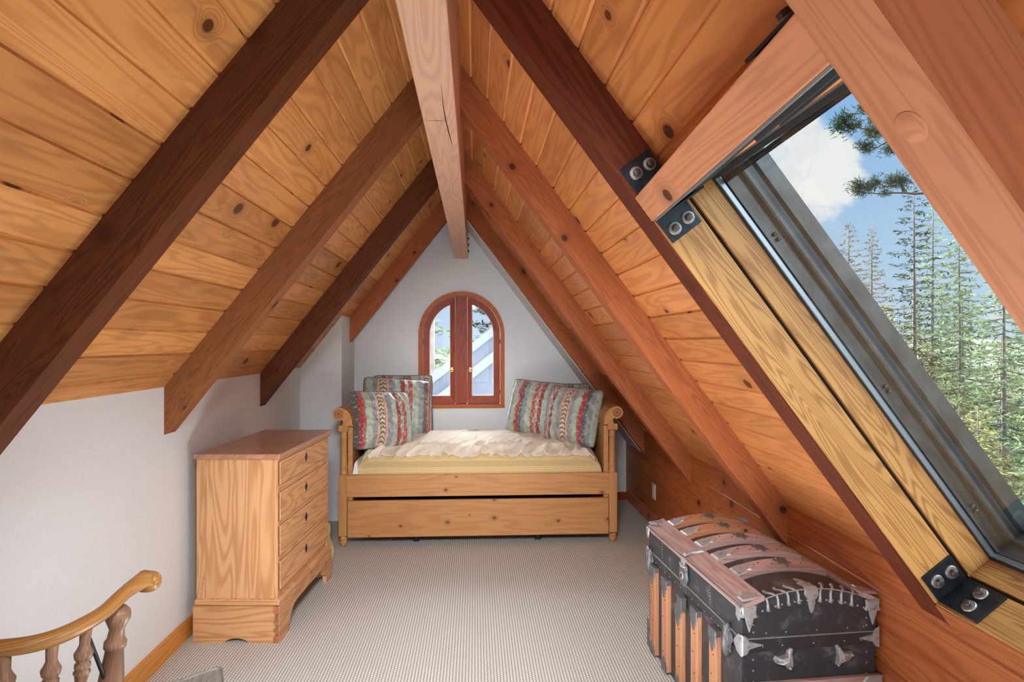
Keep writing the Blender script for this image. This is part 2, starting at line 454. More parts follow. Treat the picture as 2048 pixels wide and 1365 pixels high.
slope_box(mb, U0, U1, nb_+.004, .0, YC-.006, YC+.0005, DR)
struct(mb.build('daylit_rafter_face', M['fir'], sky, bevel=.001))  # added board; its pale colour stands for daylight on the rafter side
mb = MB(); slope_box(mb, U1-.0005, U1+.005, nb_+.004, .0, YA, YC-.006, (0, 1, 0))
struct(mb.build('sill_lining', M['fir'], sky, bevel=.001))
mb = MB()
slope_box(mb, U0-.0, U1, .012, .084, YC-.006, YC+.03, DR)
slope_box(mb, U1, U1+.03, .012, .084, YA, YC, (0, 1, 0))
slope_box(mb, U0, U1, -.02, .084, YA-.03, YA, DR)
struct(mb.build('jamb_boards', M['fir'], sky, bevel=.0015))
mb = MB()
slope_box(mb, U0-.01, U1+.03, -.001, .0125, YC+.004, YC+.04, DR); slope_box(mb, U1+.006, U1+.04, -.001, .0125, YA, YC+.02, DR)
struct(mb.build('shadow_gap', M['dark'], sky))
mb = MB()
for (u0, u1, y0, y1) in ((U0, U1, YC-.016, YC-.0), (U0, U1, YA, YA+.014), (U0-.03, U0+.008, YA, YC), (U1-.014, U1, YA, YC)):
    slope_box(mb, u0, u1, .084, .098, y0, y1, DR)
struct(mb.build('inner_frame', M['alu'], sky, bevel=.002))
mb = MB()
for (u0, u1, y0, y1) in ((U0, U1, YC-.010, YC-.001), (U0, U0+.01, YA, YC), (U1-.009, U1, YA, YC)):
    slope_box(mb, u0, u1, .080, .085, y0, y1, DR)
slope_box(mb, U0-.03, U0, .021, .084, YA, YC, (0, 1, 0), SK)
struct(mb.build('gasket', M['seal'], sky))
mb = MB()
prof = [(.100, .000, 0), (.108, .000, 1), (.108, .012, 1), (.112, .020, 1), (.150, .022, 1), (.153, .008, 1), (.158, .006, 1), (.166, .006, 1), (.170, .020, 1), (.196, .023, 1), (.200, .012, 1), (.207, .012, 1), (.210, .017, 1), (.245, .018, 1)]
def curb(mb, side):
    vs = []; 
    for n, d, _ in prof:
        if side == 'far': vs += [PR(U0+.02, n, YC-.02+d), PR(U1+.0, n, YC-.02+d)]
        if side == 'top': vs += [PR(U0+.036-d*.6-.03*.8, n, YA-.05), PR(U0+.036-d*.6, n, YC+.02)]
        if side == 'bot': vs += [PR(U1-.014+d*.6, n, YA-.05), PR(U1-.014+d*.6, n, YC+.02)]
        if side == 'near': vs += [PR(U0, n, YA+.01-d), PR(U1, n, YA+.01-d)]
    k = len(prof)
    mb.add(vs, [(2*i, 2*i+1, 2*i+3, 2*i+2) for i in range(k-1)], DR)
for s_ in ('far', 'bot', 'near'): curb(mb, s_)
# flashing outside the curb gives it thickness
slope_box(mb, U0-.06, U1+.06, .09, .244, YC+.004, YC+.06, DR)
slope_box(mb, U1+.012, U1+.07, .09, .244, YA-.06, YC+.06, DR)
slope_box(mb, U0-.06, U1+.06, .09, .244, YA-.06, YA-.014, DR)
struct(mb.build('outer_curb', M['curb'], sky))
mb = MB(); curb(mb, 'top'); slope_box(mb, U0-.06, U0+.012, .09, .244, YA-.06, YC+.06, DR)
struct(mb.build('top_curb', M['curb_d'], sky))
mb = MB()
for u in (1.12, 1.62, 2.02):
    for dd in (0, .016): mb.disc(PR(u+dd, .131, YC-.0), (0, -1, 0), .006, .006, 6)
struct(mb.build('screws', M['bolt'], sky))
# roller track under the crossbeam edge
mb = MB()
slope_box(mb, U0, U0+.006, nb_+.002, nb_+.012, YA+.0, YC-.02, (0, 1, 0), SK)
struct(mb.build('light_edge_strip', M['alu'], sky, bevel=.001))
mb = MB()
slope_box(mb, U0, U0+.004, nb_+.014, .08, YA, YC-.02, (0, 1, 0), SK); slope_box(mb, U0+.0, U0+.016, nb_+.014, nb_+.024, YA, YA+.25, (0, 1, 0), SK); slope_box(mb, U0+.0, U0+.02, nb_+.03, nb_+.04, YA+.02, YA+.2, (0, 1, 0), SK)
struct(mb.build('latch_track', M['seal'], sky, bevel=.002))
N = NT('dusty window glass')
tr = N.n('ShaderNodeBsdfTransparent'); tr.inputs[0].default_value = (.96, .98, .97, 1)
gl = N.n('ShaderNodeBsdfGlossy'); gl.inputs['Roughness'].default_value = .03
fr = N.n('ShaderNodeFresnel'); fr.inputs[0].default_value = 1.45
df = N.n('ShaderNodeBsdfDiffuse'); df.inputs[0].default_value = (.8, .8, .78, 1)
co = N.n('ShaderNodeTexCoord').outputs['Object']
vo = N.n('ShaderNodeTexVoronoi'); N.set(vo.inputs['Vector'], co); vo.inputs['Scale'].default_value = 70
sp = N.math('MULTIPLY', N.math('LESS_THAN', vo.outputs['Distance'], .1), N.smooth(N.noise(co, 6, 3), .5, .68))
m1 = N.n('ShaderNodeMixShader'); N.set(m1.inputs[0], N.math('MULTIPLY', fr.outputs[0], .12)); N.set(m1.inputs[1], tr.outputs[0]); N.set(m1.inputs[2], gl.outputs[0])
m2 = N.n('ShaderNodeMixShader'); N.set(m2.inputs[0], N.math('ADD', .002, N.math('MULTIPLY', sp, .22))); N.set(m2.inputs[1], m1.outputs[0]); N.set(m2.inputs[2], df.outputs[0])
oo = N.n('ShaderNodeOutputMaterial'); N.t.links.new(m2.outputs[0], oo.inputs[0]); M['glass_dusty'] = N.m
mb = MB(); slope_box(mb, U0+.002, U1-.002, .092, .096, YA+.002, YC-.004, DR)
struct(mb.build('glass_pane', M['glass_dusty'], sky))

# steel angle brackets with bolts
def bracket(label, corner, ex, ey, la, lb, W, wdir, holes):
    """two plates from the corner line: leg a along ex, leg b along ey, width along wdir"""
    t = thing('corner_bracket', label, 'bracket', corner, 0, 'steel corner brackets of the skylight')
    ex, ey, w = V(ex).normalized(), V(ey).normalized(), V(wdir).normalized()
    na = (ey - ex*ey.dot(ex)).normalized(); nbv = (ex - ey*ex.dot(ey)).normalized()
    mb = MB(); th = .006
    def leg(d, L, nn):
        vs = [d*a + w*b + nn*c for c in (0, th) for (a, b) in ((0, 0), (L, 0), (L, W), (0, W))]
        mb.add(vs, [(0,1,2,3),(4,7,6,5),(0,4,5,1),(1,5,6,2),(2,6,7,3),(3,7,4,0)], d)
    leg(ex, la, na); leg(ey, lb, nbv)
    mb.build('plate', M['steel'], t, bevel=.0015)
    for which, a, b in holes:
        d, nn = (ex, na) if which == 'a' else (ey, nbv)
        c = d*a + w*b + nn*th
        bo = MB().disc(c + nn*.004, nn, .0105, .011, 6, .0098).build('bolt', M['bolt'], t, bevel=.001)
        MB().disc(c, nn, .0185, .0045, 20, .0165).build('washer', M['washer'], bo, bevel=.001)
    return t
yl = YC-.006
bracket('steel corner bracket at the lower corner of the skylight, four bolts showing', PR(U1-.0, nb_+.012, yl), -DR, (0, -1, 0), .082, .125, .098, NR,
        [('a', .05, .028), ('a', .046, .073), ('b', .078, .028), ('b', .072, .073)])
bracket('steel corner bracket under the left end of the top crossbeam, bolted to the pale daylit rafter face', PR(U0+.001, nb_+.008, yl), DR, (0, -1, 0), .075, .13, .095, NR,
        [('a', .047, .026), ('a', .045, .07)])
bracket('steel corner bracket in shadow above the left end of the top crossbeam', PR(.826, nb_+.012, YC), -DR, (0, -1, 0), .08, .1, .09, NR,
        [('a', .048, .028), ('a', .046, .07)])
bracket('steel corner bracket above the top crossbeam, at the plugged rafter', PR(.826+SK*(YA-YC), nb_+.012, YA), -DR, (0, 1, 0), .03, .15, .09, NR,
        [('b', .07, .03), ('b', .11, .06)])

# arched casement window ----------------------------------------------
win = bpy.data.objects.new('window_1', None); COL.objects.link(win); struct(win)
def ring(mb, r0, z0, r1, z1, y0, y1, n=32, x0=None, x1=None):
    A = arch(r0, z0, n); B = arch(r1, z1, n); m = len(A)
    for i in range(m-1):
        vs = [V((A[i][0], y0, A[i][1])), V((A[i+1][0], y0, A[i+1][1])), V((B[i+1][0], y0, B[i+1][1])), V((B[i][0], y0, B[i][1]))]
        vs += [p + V((0, y1-y0, 0)) for p in vs]
        g = (vs[1]-vs[0])
        fs = [(0,1,2,3),(4,7,6,5),(0,4,5,1),(2,6,7,3)]
        if i == 0: fs.append((3,7,4,0))
        if i == m-2: fs.append((1,5,6,2))
        mb.add(vs, fs, g, off=(i*.04, 3.0))
mb = MB(); ring(mb, WR, WZ0, WR-.036, WZ0, YB-.022, YB+.1)
mb.build('frame', M['cherry_l'], win)
mb = MB(); mb.box((WX-WR, YB-.03, WZ0-.003), (WX+WR, YB+.1, WZ0+.028), (1, 0, 0)); mb.build('sill', M['cherry_l'], win, bevel=.002)
mb = MB(); mb.box((WX-.056, YB+.012, WZ0+.028), (WX+.049, YB+.075, WZS+math.sqrt((WR-.038)**2-.05**2)), (0, 0, 1)); mb.build('mullion', M['cherry'], win, bevel=.002)
N = NT('clear glass'); 
tr = N.n('ShaderNodeBsdfTransparent'); gl = N.n('ShaderNodeBsdfGlossy'); gl.inputs['Roughness'].default_value = .02
fr = N.n('ShaderNodeFresnel'); m1 = N.n('ShaderNodeMixShader'); N.set(m1.inputs[0], fr.outputs[0]); N.set(m1.inputs[1], tr.outputs[0]); N.set(m1.inputs[2], gl.outputs[0])
df = N.n('ShaderNodeBsdfDiffuse'); df.inputs[0].default_value = (.8, .84, .86, 1)
m2 = N.n('ShaderNodeMixShader'); m2.inputs[0].default_value = .012; N.set(m2.inputs[1], m1.outputs[0]); N.set(m2.inputs[2], df.outputs[0])
oo = N.n('ShaderNodeOutputMaterial'); N.t.links.new(m2.outputs[0], oo.inputs[0]); M['glass'] = N.m
def halfarch(r, z0, xin, side, n=18):
    """closed outline of one casement leaf: radius r, from x=xin outwards"""
    d = abs(xin-WX)
    a0 = math.acos(min(1, d/r)); p = [(xin, z0), (WX+side*r, z0)]
    for i in range(n+1):
        a = a0*i/n; p.append((WX+side*r*math.cos(a), WZS+r*math.sin(a)))
    return p
for side, xin, xg in ((-1, WX-.058, WX-.058-.045), (1, WX+.051, WX+.051+.042)):
    O_ = halfarch(WR-.040, WZ0+.03, xin, side); I_ = halfarch(WR-.040-.058, WZ0+.103, xg, side)
    mb = MB(); n = len(O_); y0, y1 = YB+.014, YB+.052
    for i in range(n):
        j = (i+1) % n
        vs = [V((O_[i][0], y0, O_[i][1])), V((O_[j][0], y0, O_[j][1])), V((I_[j][0], y0+.004, I_[j][1])), V((I_[i][0], y0+.004, I_[i][1]))]
        vs += [V((p.x, y1, p.z)) for p in vs]
        mb.add(vs, [(0,1,2,3),(4,7,6,5),(0,4,5,1),(2,6,7,3)], vs[1]-vs[0], off=(i*.03 if i > 1 else i*5, 7+side))
    sash = mb.build('casement_sash', M['cherry'], win)
    mb = MB(); mb.prism([(x, z) for x, z in I_], YB+.03, YB+.034, lambda a, b, d: (a, d, b), (0, 0, 1)); mb.build('glass_pane', M['glass'], sash)
    mb = MB()
    pts = [V((x, YB+.0175, z)) for x, z in I_]; mb.tube(pts + [pts[0]], .0035, 6, cap=False); mb.build('glazing_bead', M['white_pl'], sash)
    xh = xg - side*(-.0) ; zh = 1.18
    mb = MB(); xh = xg - side*.016
    mb.box((xh-.009, YB+.008, zh-.02), (xh+.009, YB+.0145, zh+.02)); mb.tube([(xh-.026, YB-.006, zh-.004), (xh, YB-.004, zh-.004), (xh+.026, YB-.006, zh-.002)], [.003, .006, .003], 8)
    mb.build('handle', M['brass'], sash, bevel=.001)
    for z in (.98, 1.43):
        MB().box((WX+side*(WR-.041)-.004, YB+.006, z-.02), (WX+side*(WR-.041)+.004, YB+.016, z+.02)).build('hinge', M['iron'], sash)

# outlet
t = thing('power_outlet', 'ivory power outlet plate on the plank wall behind the trunk', 'outlet', (XR, 4.505, .285))
MB().box((-.006, -.038, -.06), (0, .038, .06)).build('cover_plate', M['white_pl'], t, bevel=.002)
MB().box((-.008, -.018, -.036), (-.005, .018, .036)).build('socket_insert', M['white_pl'], t, bevel=.001)
# ------------------------------------------------------------------ daybed
BED = (.0315, 4.22, 0); BRZ = -.0115
t = thing('daybed', 'pine daybed with scrolled arms and a trundle drawer against the end wall', 'bed', BED, BRZ)
HW = .9785; BD = 1.06
P_ = M['pine_bed']
mb = MB().box((-HW+.056, .008, .343), (HW-.056, .034, .495), (1, 0, 0)); mb.build('front_rail', P_, t, bevel=.002)
dr = MB().box((-HW+.062, .004, .062), (HW-.062, .03, .318), (1, 0, 0)).build('trundle_drawer', P_, t, bevel=.002)
MB().box((-HW+.08, .03, .07), (HW-.08, .95, .22), (1, 0, 0)).build('drawer_box', M['bed_d'], dr)
for x in (-.45, .42): MB().tube([(x-.02, .1, .03), (x+.02, .1, .03)], .03, 14).build('caster', M['iron'], dr)
MB().box((-HW+.056, BD-.03, .30), (HW-.056, BD-.004, .62), (1, 0, 0)).build('back_rail', P_, t, bevel=.002)
MB().box((-HW+.06, .04, .37), (HW-.06, BD-.03, .40), (1, 0, 0)).build('bed_base', M['bed_d'], t)
for sx in (-1, 1):
    for y0 in (0, BD-.058):
        x0, x1 = sorted((sx*HW, sx*(HW-.058))); xc = (x0+x1)/2
        p = MB().box((x0, y0, .072), (x1, y0+.058, .498), (0, 0, 1)).build('post', P_, t, bevel=.004)
        MB().lathe([(0, .018), (.25, .024), (.5, .028), (.62, .024), (.66, .027), (.76, .027), (.8, .021), (1, .022)], (xc, y0+.029, 0), (xc, y0+.029, .073), 18).build('foot', P_, p)
        cx = xc + sx*(-.003)
        MB().lathe([(0, .028), (.03, .028), (.05, .024), (.16, .025), (.17, .028), (.2, .028), (.21, .024), (.22, .0235), (.84, .0215), (.85, .025), (.875, .025), (.885, .0215), (.95, .022), (1, .026)], (cx, y0+.029, .497), (cx, y0+.029, .803), 20).build('column', P_, p)
        MB().box((cx-.034, y0-.004, .802), (cx+.034, y0+.062, .846), (0, 0, 1)).build('capital', P_, p, bevel=.004)
    # side panel with a rolled top
    xi = HW-.092
    MB().box((min(sx*(HW-.006), sx*(HW-.05)) if False else min(sx*(xi), sx*(xi+.034)), .03, .30), (max(sx*xi, sx*(xi+.034)), BD-.03, .83), (0, 1, 0)).build('end_panel', P_, t, bevel=.003)
    cx, cz, r = HW-.004, .925, .044      # roll centre (outward), mirrored by sx
    poly = [(xi-.004, .846), (xi-.003, .875), (xi+.004, .905), (xi+.018, .932), (xi+.038, .953), (xi+.066, .966)]
    poly += [(cx + r*math.cos(a), cz + r*math.sin(a)) for a in [math.radians(d) for d in range(95, -120, -15)]]
    poly += [(cx-.030, .872), (cx-.022, .846)]
    poly = [(sx*a, b) for a, b in poly]
    if sx < 0: poly = poly[::-1]
    sc = MB(); sc.prism(poly, -.004, BD if sx < 0 else .535, lambda a, b, d: (a, d, b), (0, 1, 0), smooth=False)
    sc = sc.build('rolled_arm', P_, t, bevel=.004)
    MB().box((min(sx*(xi-.012), sx*(xi+.05)), .0, .838), (max(sx*(xi-.012), sx*(xi+.05)), BD, .848), (0, 1, 0)).build('arm_moulding', P_, t, bevel=.003)
    ro = MB(); c = V((sx*cx, -.004, cz))
    ring_ = [c + V((math.cos(2*PI*k/24)*.027, -.001, math.sin(2*PI*k/24)*.027)) for k in range(25)]
    ro.tube(ring_, .0026, 6, cap=False)
    ro.disc(c, (0, -1, 0), .007, .004, 12)
    for k in range(8):
        a = 2*PI*k/8; d = V((math.cos(a), 0, math.sin(a)))
        ro.tube([c + d*.008 + V((0, -.001, 0)), c + d*.025 + V((0, -.001, 0))], .0022, 6)
    ro.build('rosette', wood('carved rosette', lin(150, 98, 56), lin(96, 58, 34), 0) if sx < 0 else bpy.data.materials['carved rosette'], sc)
    for k in range(7 if sx < 0 else 3):   # carved leaf strokes on the inside of the roll
        y = .06 + .13*k; cv = MB()
        cv.tube([(sx*(xi-.0035), y+.05, .872), (sx*(xi-.0035), y, .872), (sx*(xi+.003), y+.03, .902), (sx*(xi+.018), y+.05, .932)], [.0022, .0015, .0028, .001], 6)
        cv.build('carved_leaf', bpy.data.materials['carved rosette'], sc)

# mattress with striped cover -----------------------------------------
N = NT('striped mattress cover')
u, v, _ = N.sep(N.uv()); nzu = N.noise(N.comb(u, v), 3, 2)
st = N.math('PINGPONG', N.math('DIVIDE', N.math('ADD', v, N.math('MULTIPLY', nzu, .006)), .0135), .5)
st = N.smooth(N.math('MULTIPLY', st, 2.0), .3, .7)
col = N.mix(st, lin(200, 168, 112), lin(220, 198, 152))
col = N.mix(N.smooth(N.noise(N.comb(u, v), 7, 4), .4, .75), col, lin(206, 184, 138))
M['mattress'] = N.out(col, .85, spec=.15, **{'Sheen_Weight': .2})
t = thing('mattress', 'pale yellow striped mattress with rumpled cover on the daybed', 'mattress', BED, BRZ)
nx, npf = 150, 90
W, D, z0, z1 = 1.76, 1.0, .41, .672
def matt(fx, s, lift=0.0):
    # profile around front, top and back
    x = -W/2 + W*fx
    per = [(0.035, z0), (0.0, z0+.06), (-.012, z0+.12), (.002, z1-.085), (.05, z1-.040), (.16, z1-.012), (.5, z1+.028), (.86, z1+.008), (.99, z1-.06), (1.0, z0)]
    q = s*(len(per)-1); a = min(int(q), len(per)-2); f = q-a
    p0, p1, p2, p3 = per[max(a-1, 0)], per[a], per[a+1], per[min(a+2, len(per)-1)]
    cr = lambda k: .5*(2*p1[k] + (p2[k]-p0[k])*f + (2*p0[k]-5*p1[k]+4*p2[k]-p3[k])*f*f + (3*p1[k]-p0[k]-3*p2[k]+p3[k])*f**3)
    y, z = cr(0), cr(1)
    e = min(fx, 1-fx)*W
    z += lift*(1 if z > z1-.08 else .3); y -= lift*(1 if y < .06 else 0)
    if e < .16:
        k = math.sqrt(max(0, 1-(1-e/.16)**2))
        z = z0 + (z-z0)*(.35+.65*k); y = .5 + (y-.5)*(.93+.07*k)
    # folds: soft pulls running back from the front edge
    w = V((x*5.2 + 1.6*noise.noise(V((x*2, y*2, 3))), y*2.6 - x*1.2, z*2))
    fold = noise.noise(w)*.5 + .6*(1-abs(noise.noise(w*2.1 + V((4, 1, 7)))))**4
    edge = math.exp(-((y-.10)/.16)**2)
    small = noise.noise(V((x*16 - y*9, y*7, z*6)))
    small2 = (1-abs(noise.noise(V((x*11 - y*7, y*4 + x*2, 2.2)))))**5
    topness = max(0, min(1, (z-(z1-.09))/.07))
    z += topness*(.012*fold + .008*small + (.040*edge+.008)*small2 - .014)
    y -= (1-topness)*(.010*noise.noise(V((x*7, z*9, 5))) + .006*(1-abs(noise.noise(V((x*9+z*12, z*3, 8)))))**4)*(1 if y < .2 else 0)
    y += .012
    if z < .54: y = max(y, .045)
    elif z < .60: y = max(y, .045-.035*(z-.54)/.06)
    return V((x, y, z))
vs = [matt(i/nx, j/npf) for i in range(nx+1) for j in range(npf+1)]
fs, uvs = [], []
ln = [0]
for j in range(npf): 
    a, b = vs[(nx//2)*(npf+1)+j], vs[(nx//2)*(npf+1)+j+1]; ln.append(ln[-1]+(b-a).length)
for i in range(nx):
    for j in range(npf):
        fs.append((i*(npf+1)+j, (i+1)*(npf+1)+j, (i+1)*(npf+1)+j+1, i*(npf+1)+j+1))
        uvs.append([(W*i/nx, ln[j]), (W*(i+1)/nx, ln[j]), (W*(i+1)/nx, ln[j+1]), (W*i/nx, ln[j+1])])
mb = MB(); mb.add(vs, fs, smooth=True, uvs=uvs)
for i, rev in ((0, True), (nx, False)):
    f = [i*(npf+1)+j for j in range(npf+1)]
    mb.add([vs[k] for k in f], [tuple(range(len(f)))[::-1] if not rev else tuple(range(len(f)))], (0, 1, 0))
mb.build('cover', M['mattress'], t)
# white layer over the mattress top; its colour and jagged edge stand for light
def lit_edge(fx):
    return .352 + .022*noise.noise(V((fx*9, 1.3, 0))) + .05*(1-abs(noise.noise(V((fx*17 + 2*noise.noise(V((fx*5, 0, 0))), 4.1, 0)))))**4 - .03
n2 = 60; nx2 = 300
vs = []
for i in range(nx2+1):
    fx = .03 + .94*i/nx2; h0 = .40 - (lit_edge(fx)-.352)
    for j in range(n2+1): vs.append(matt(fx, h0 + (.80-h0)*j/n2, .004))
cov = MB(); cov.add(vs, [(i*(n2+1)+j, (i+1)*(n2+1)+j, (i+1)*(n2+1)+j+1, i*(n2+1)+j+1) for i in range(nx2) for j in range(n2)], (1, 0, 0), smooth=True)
M['lit_top'] = plain('mattress top whitened by light', lin(226, 216, 198), .85, spec=.1)
o = cov.build('lit_top', M['lit_top'], t); o['label'] = 'rumpled mattress top with strong light put into its colour'
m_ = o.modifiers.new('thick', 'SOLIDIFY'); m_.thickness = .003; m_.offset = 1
M['linen'] = plain('white linen', lin(226, 226, 230), .85)
sh = MB(); sh.prism([(-.885, .50), (-.872, .575), (-.855, .60), (-.845, .50)], .02, .5, lambda a, b, d: (a, d, b), (0, 1, 0))
sh.build('white_sheet', M['linen'], t, bevel=.006)['label'] = 'white sheet corner'

# cushions --------------------------------------------------------------
def cushion_mat(name, shift, flip):
    N = NT(name)
    u, v, _ = N.sep(N.uv())
    if flip: u = N.math('SUBTRACT', 1.0, u)
    wob = N.noise(N.comb(u, N.math('MULTIPLY', v, 1.0)), 14, 3)
    uu = N.math('FRACT', N.math('ADD', N.math('ADD', u, N.math('MULTIPLY', N.math('SUBTRACT', wob, .5), .03)), shift))
    red, red2, sage, slate, peach, dk, cream = lin(176, 58, 62), lin(198, 92, 84), lin(172, 182, 164), lin(140, 146, 152), lin(222, 160, 134), lin(84, 92, 90), lin(212, 196, 168)
    base = N.ramp(uu, [(0, dk), (.05, red), (.105, red2), (.13, dk), (.14, sage), (.24, slate), (.31, peach), (.34, dk), (.35, cream), (.43, dk), (.44, peach), (.47, slate), (.56, sage), (.64, dk), (.65, red), (.70, sage), (.755, red2), (.81, dk), (.82, sage), (.92, slate)], 'CONSTANT')
    # woven blotches
    b1 = N.noise(N.comb(N.math('MULTIPLY', u, 1.6), v), 15, 4, .4, .65)
    b2 = N.noise(N.comb(N.math('ADD', u, 3.3), v), 26, 3, .6)
    col = N.mix(N.math('MULTIPLY', N.smooth(b1, .52, .62), .5), base, dk)
    col = N.mix(N.math('MULTIPLY', N.smooth(b2, .56, .64), .55), col, lin(196, 200, 182))
    # chevrons on the cream stripe
    ch = N.math('FRACT', N.math('ADD', N.math('MULTIPLY', v, 13.0), N.math('MULTIPLY', N.math('ABSOLUTE', N.math('SUBTRACT', uu, .39)), 11.0)))
    inx = N.math('MULTIPLY', N.math('GREATER_THAN', uu, .35), N.math('LESS_THAN', uu, .43))
    col = N.mix(N.math('MULTIPLY', N.math('MULTIPLY', N.math('LESS_THAN', ch, .42), inx), .85), col, lin(72, 70, 52))
    # scrolls on the red stripes
    sw = N.math('SINE', N.math('ADD', N.math('MULTIPLY', v, 48.0), N.math('MULTIPLY', N.math('SINE', N.math('MULTIPLY', u, 90.0)), 1.6)))
    inr = N.math('ADD', N.math('MULTIPLY', N.math('GREATER_THAN', uu, .05), N.math('LESS_THAN', uu, .13)), N.math('MULTIPLY', N.math('GREATER_THAN', uu, .65), N.math('LESS_THAN', uu, .81)))
    col = N.mix(N.math('MULTIPLY', N.math('MULTIPLY', N.smooth(sw, .4, .7), inr), .55), col, lin(110, 30, 42))
    wv = N.noise(N.comb(N.math('MULTIPLY', u, 160), N.math('MULTIPLY', v, 160)), 1, 1)
    return N.out(col, .55, normal=N.bump(wv, .15, .002), spec=.4, **{'Sheen_Weight': .4})
CM = [cushion_mat('woven stripe cushion %d' % i, s_, f) for i, (s_, f) in enumerate(((0.0, False), (.12, False), (.36, True), (0.86, True), (.5, False)))]
M['piping'] = plain('dark green piping', lin(92, 100, 92), .7, var=.5, scale=60)
def cushion(label, loc, size, yaw, tilt, mat, roll=0, T=.085, seed=0):
    """loc is the middle of the bottom edge; tilt leans it back"""
    t = thing('cushion', label, 'cushion', loc, yaw, 'patterned cushions on the daybed')
    n = 44; vs = []; uvs = []; fs = []
    R_ = Matrix.Rotation(-tilt, 4, 'X') @ Matrix.Rotation(roll, 4, 'Y')
    def pt(a, b, side):
        ax, bx = 2*a-1, 2*b-1
        cr_ = .05*abs(ax*bx)**7
        pin = 1 - .035*(1-bx*bx)*abs(ax)**2 - cr_
        pinb = 1 - .035*(1-ax*ax)*abs(bx)**2 - cr_
        th = T*(max(0, (1-ax**2)*(1-bx**2)))**.5
        ed = max(abs(ax), abs(bx))
        wr = noise.noise(V((a*13+seed, b*5, side*3)))*.008*ed*(1-ed**8) + .024*(1-abs(noise.noise(V((a*6+b*5, b*3-a*2+seed*2, side)))))**5*(1-ed**6)*(.4+ed)
        # gathers near the top seam
        wr += .011*math.sin(a*46 + 5*b + seed + 2*noise.noise(V((a*6, b*4, seed))))*max(0, (b-.6)/.4)*(1-ed**10)
        q = V((ax*pin*size[0]/2, -side*(th + wr*(1 if side > 0 else .6)), (bx*pinb*.5+.5)*size[1]))
        return R_ @ q
    for side in (1, -1):
        base = len(vs)
        vs += [pt(i/n, j/n, side) for i in range(n+1) for j in range(n+1)]
        for i in range(n):
            for j in range(n):
                f = (base+i*(n+1)+j, base+(i+1)*(n+1)+j, base+(i+1)*(n+1)+j+1, base+i*(n+1)+j+1)
                fs.append(f if side > 0 else f[::-1])
                q = [(i/n, j/n), ((i+1)/n, j/n), ((i+1)/n, (j+1)/n), (i/n, (j+1)/n)]
                uvs.append(q if side > 0 else q[::-1])
    mb = MB(); mb.add(vs, fs, smooth=True, uvs=uvs); mb.build('cushion_cover', mat, t)
    rim = [pt(i/n, 0, 1) for i in range(n)] + [pt(1, j/n, 1) for j in range(n)] + [pt(1-i/n, 1, 1) for i in range(n)] + [pt(0, 1-j/n, 1) for j in range(n)]
    mb = MB(); mb.tube(rim + [rim[0]], .0055, 8, cap=False); mb.build('piping', M['piping'], t)
    return t
R_ = math.radians
cushion('smaller striped cushion in front at the left, leaning on the left arm of the daybed', (-.655, 4.38, .655), (.46, .425), R_(34), R_(18), CM[0], R_(4), .12, seed=1)
cushion('larger striped cushion behind the front left one, next to the arched window', (-.625, 4.76, .66), (.54, .50), R_(16), R_(20), CM[1], R_(5), .13, seed=2)
cushion('dark cushion mostly hidden behind the left pair, only its edge showing by the window frame', (-.60, 5.05, .66), (.5, .5), R_(6), R_(14), CM[4], 0, .07, seed=3)
cushion('striped cushion right of the window, upright and behind the front right one', (.445, 4.84, .665), (.46, .46), R_(-28), R_(18), CM[2], R_(4), .12, seed=4)
cushion('striped cushion in front on the right, leaning on the right arm of the daybed', (.695, 4.48, .655), (.44, .44), R_(-36), R_(18), CM[3], R_(3), .12, seed=5)
cushion('shadowed cushion at the back right corner under the rafter', (.78, 5.0, .67), (.36, .41), R_(-12), R_(10), CM[4], 0, .07, seed=6)

# bedding lump behind the chest
mb = MB(); vs = []; fs = []
na, nb2 = 24, 12
for i in range(na):
    for j in range(nb2+1):
        a = 2*PI*i/na; b = PI/2*j/nb2
        r = 1 + .16*noise.noise(V((math.cos(a)*2, math.sin(a)*2, b*3)))
        vs.append(V((.15*r*math.cos(a)*math.cos(b)**.7, .2*r*math.sin(a)*math.cos(b)**.7, .27*r*math.sin(b))))
for i in range(na):
    for j in range(nb2):
        k = (i+1) % na; fs.append((i*(nb2+1)+j, k*(nb2+1)+j, k*(nb2+1)+j+1, i*(nb2+1)+j+1))
mb.add(vs, fs, smooth=True)
M['cream'] = plain('cream bedding', lin(222, 216, 170), .8, var=.06, scale=9, bump=.2)
o = mb.build('bedding', M['cream']); o.location = (-1.085, 3.985, 0)
tag(o, 'cream folded bedding on the carpet between the chest of drawers and the daybed', 'bedding')

# ------------------------------------------------------------------ chest of drawers
A = V((-1.325, 2.932, 0)); rz = math.atan2(-.027, .397)
t = thing('chest_of_drawers', 'stripped pine chest of four drawers with keyhole plates against the white wall', 'chest of drawers', A, rz)
K = M['pine_chest']; W, L = .398, .80
mb = MB()
mb.box((.012, .012, .20), (W-.016, L-.02, .868), (0, 0, 1))
mb.build('carcass', K, t, bevel=.002)
for a_, b_ in (((.004, .004, .2), (.045, .02, .868)), ((.004, L-.03, .2), (.04, L-.012, .868)), ((W-.026, .0065, .2), (W-.009, .024, .868))):
    MB().box(a_, b_, (0, 0, 1)).build('corner_stile', K, t, bevel=.002)
for a_, b_ in (((.045, .0085, .2), (.19, .014, .868)), ((.1905, .0085, .2), (W-.0265, .014, .868))):
    MB().box(a_, b_, (0, 0, 1)).build('side_panel', K, t, bevel=.0012)
tp = MB(); tp.box((-.004, -.008, .868), (W+.008, L-.004, .893), (0, 1, 0))
tp.build('top', wood('worn reddish pine top', lin(186, 138, 110), lin(146, 96, 74), .2, 14, .5, .28, .35, spec=.6, stain=.4, knotcol=lin(96, 62, 52)), t, bevel=.004)
mb = MB(); mb.box((W-.02, 0, .856), (W, L-.01, .868), (0, 1, 0)); mb.build('top_moulding', K, t, bevel=.003)
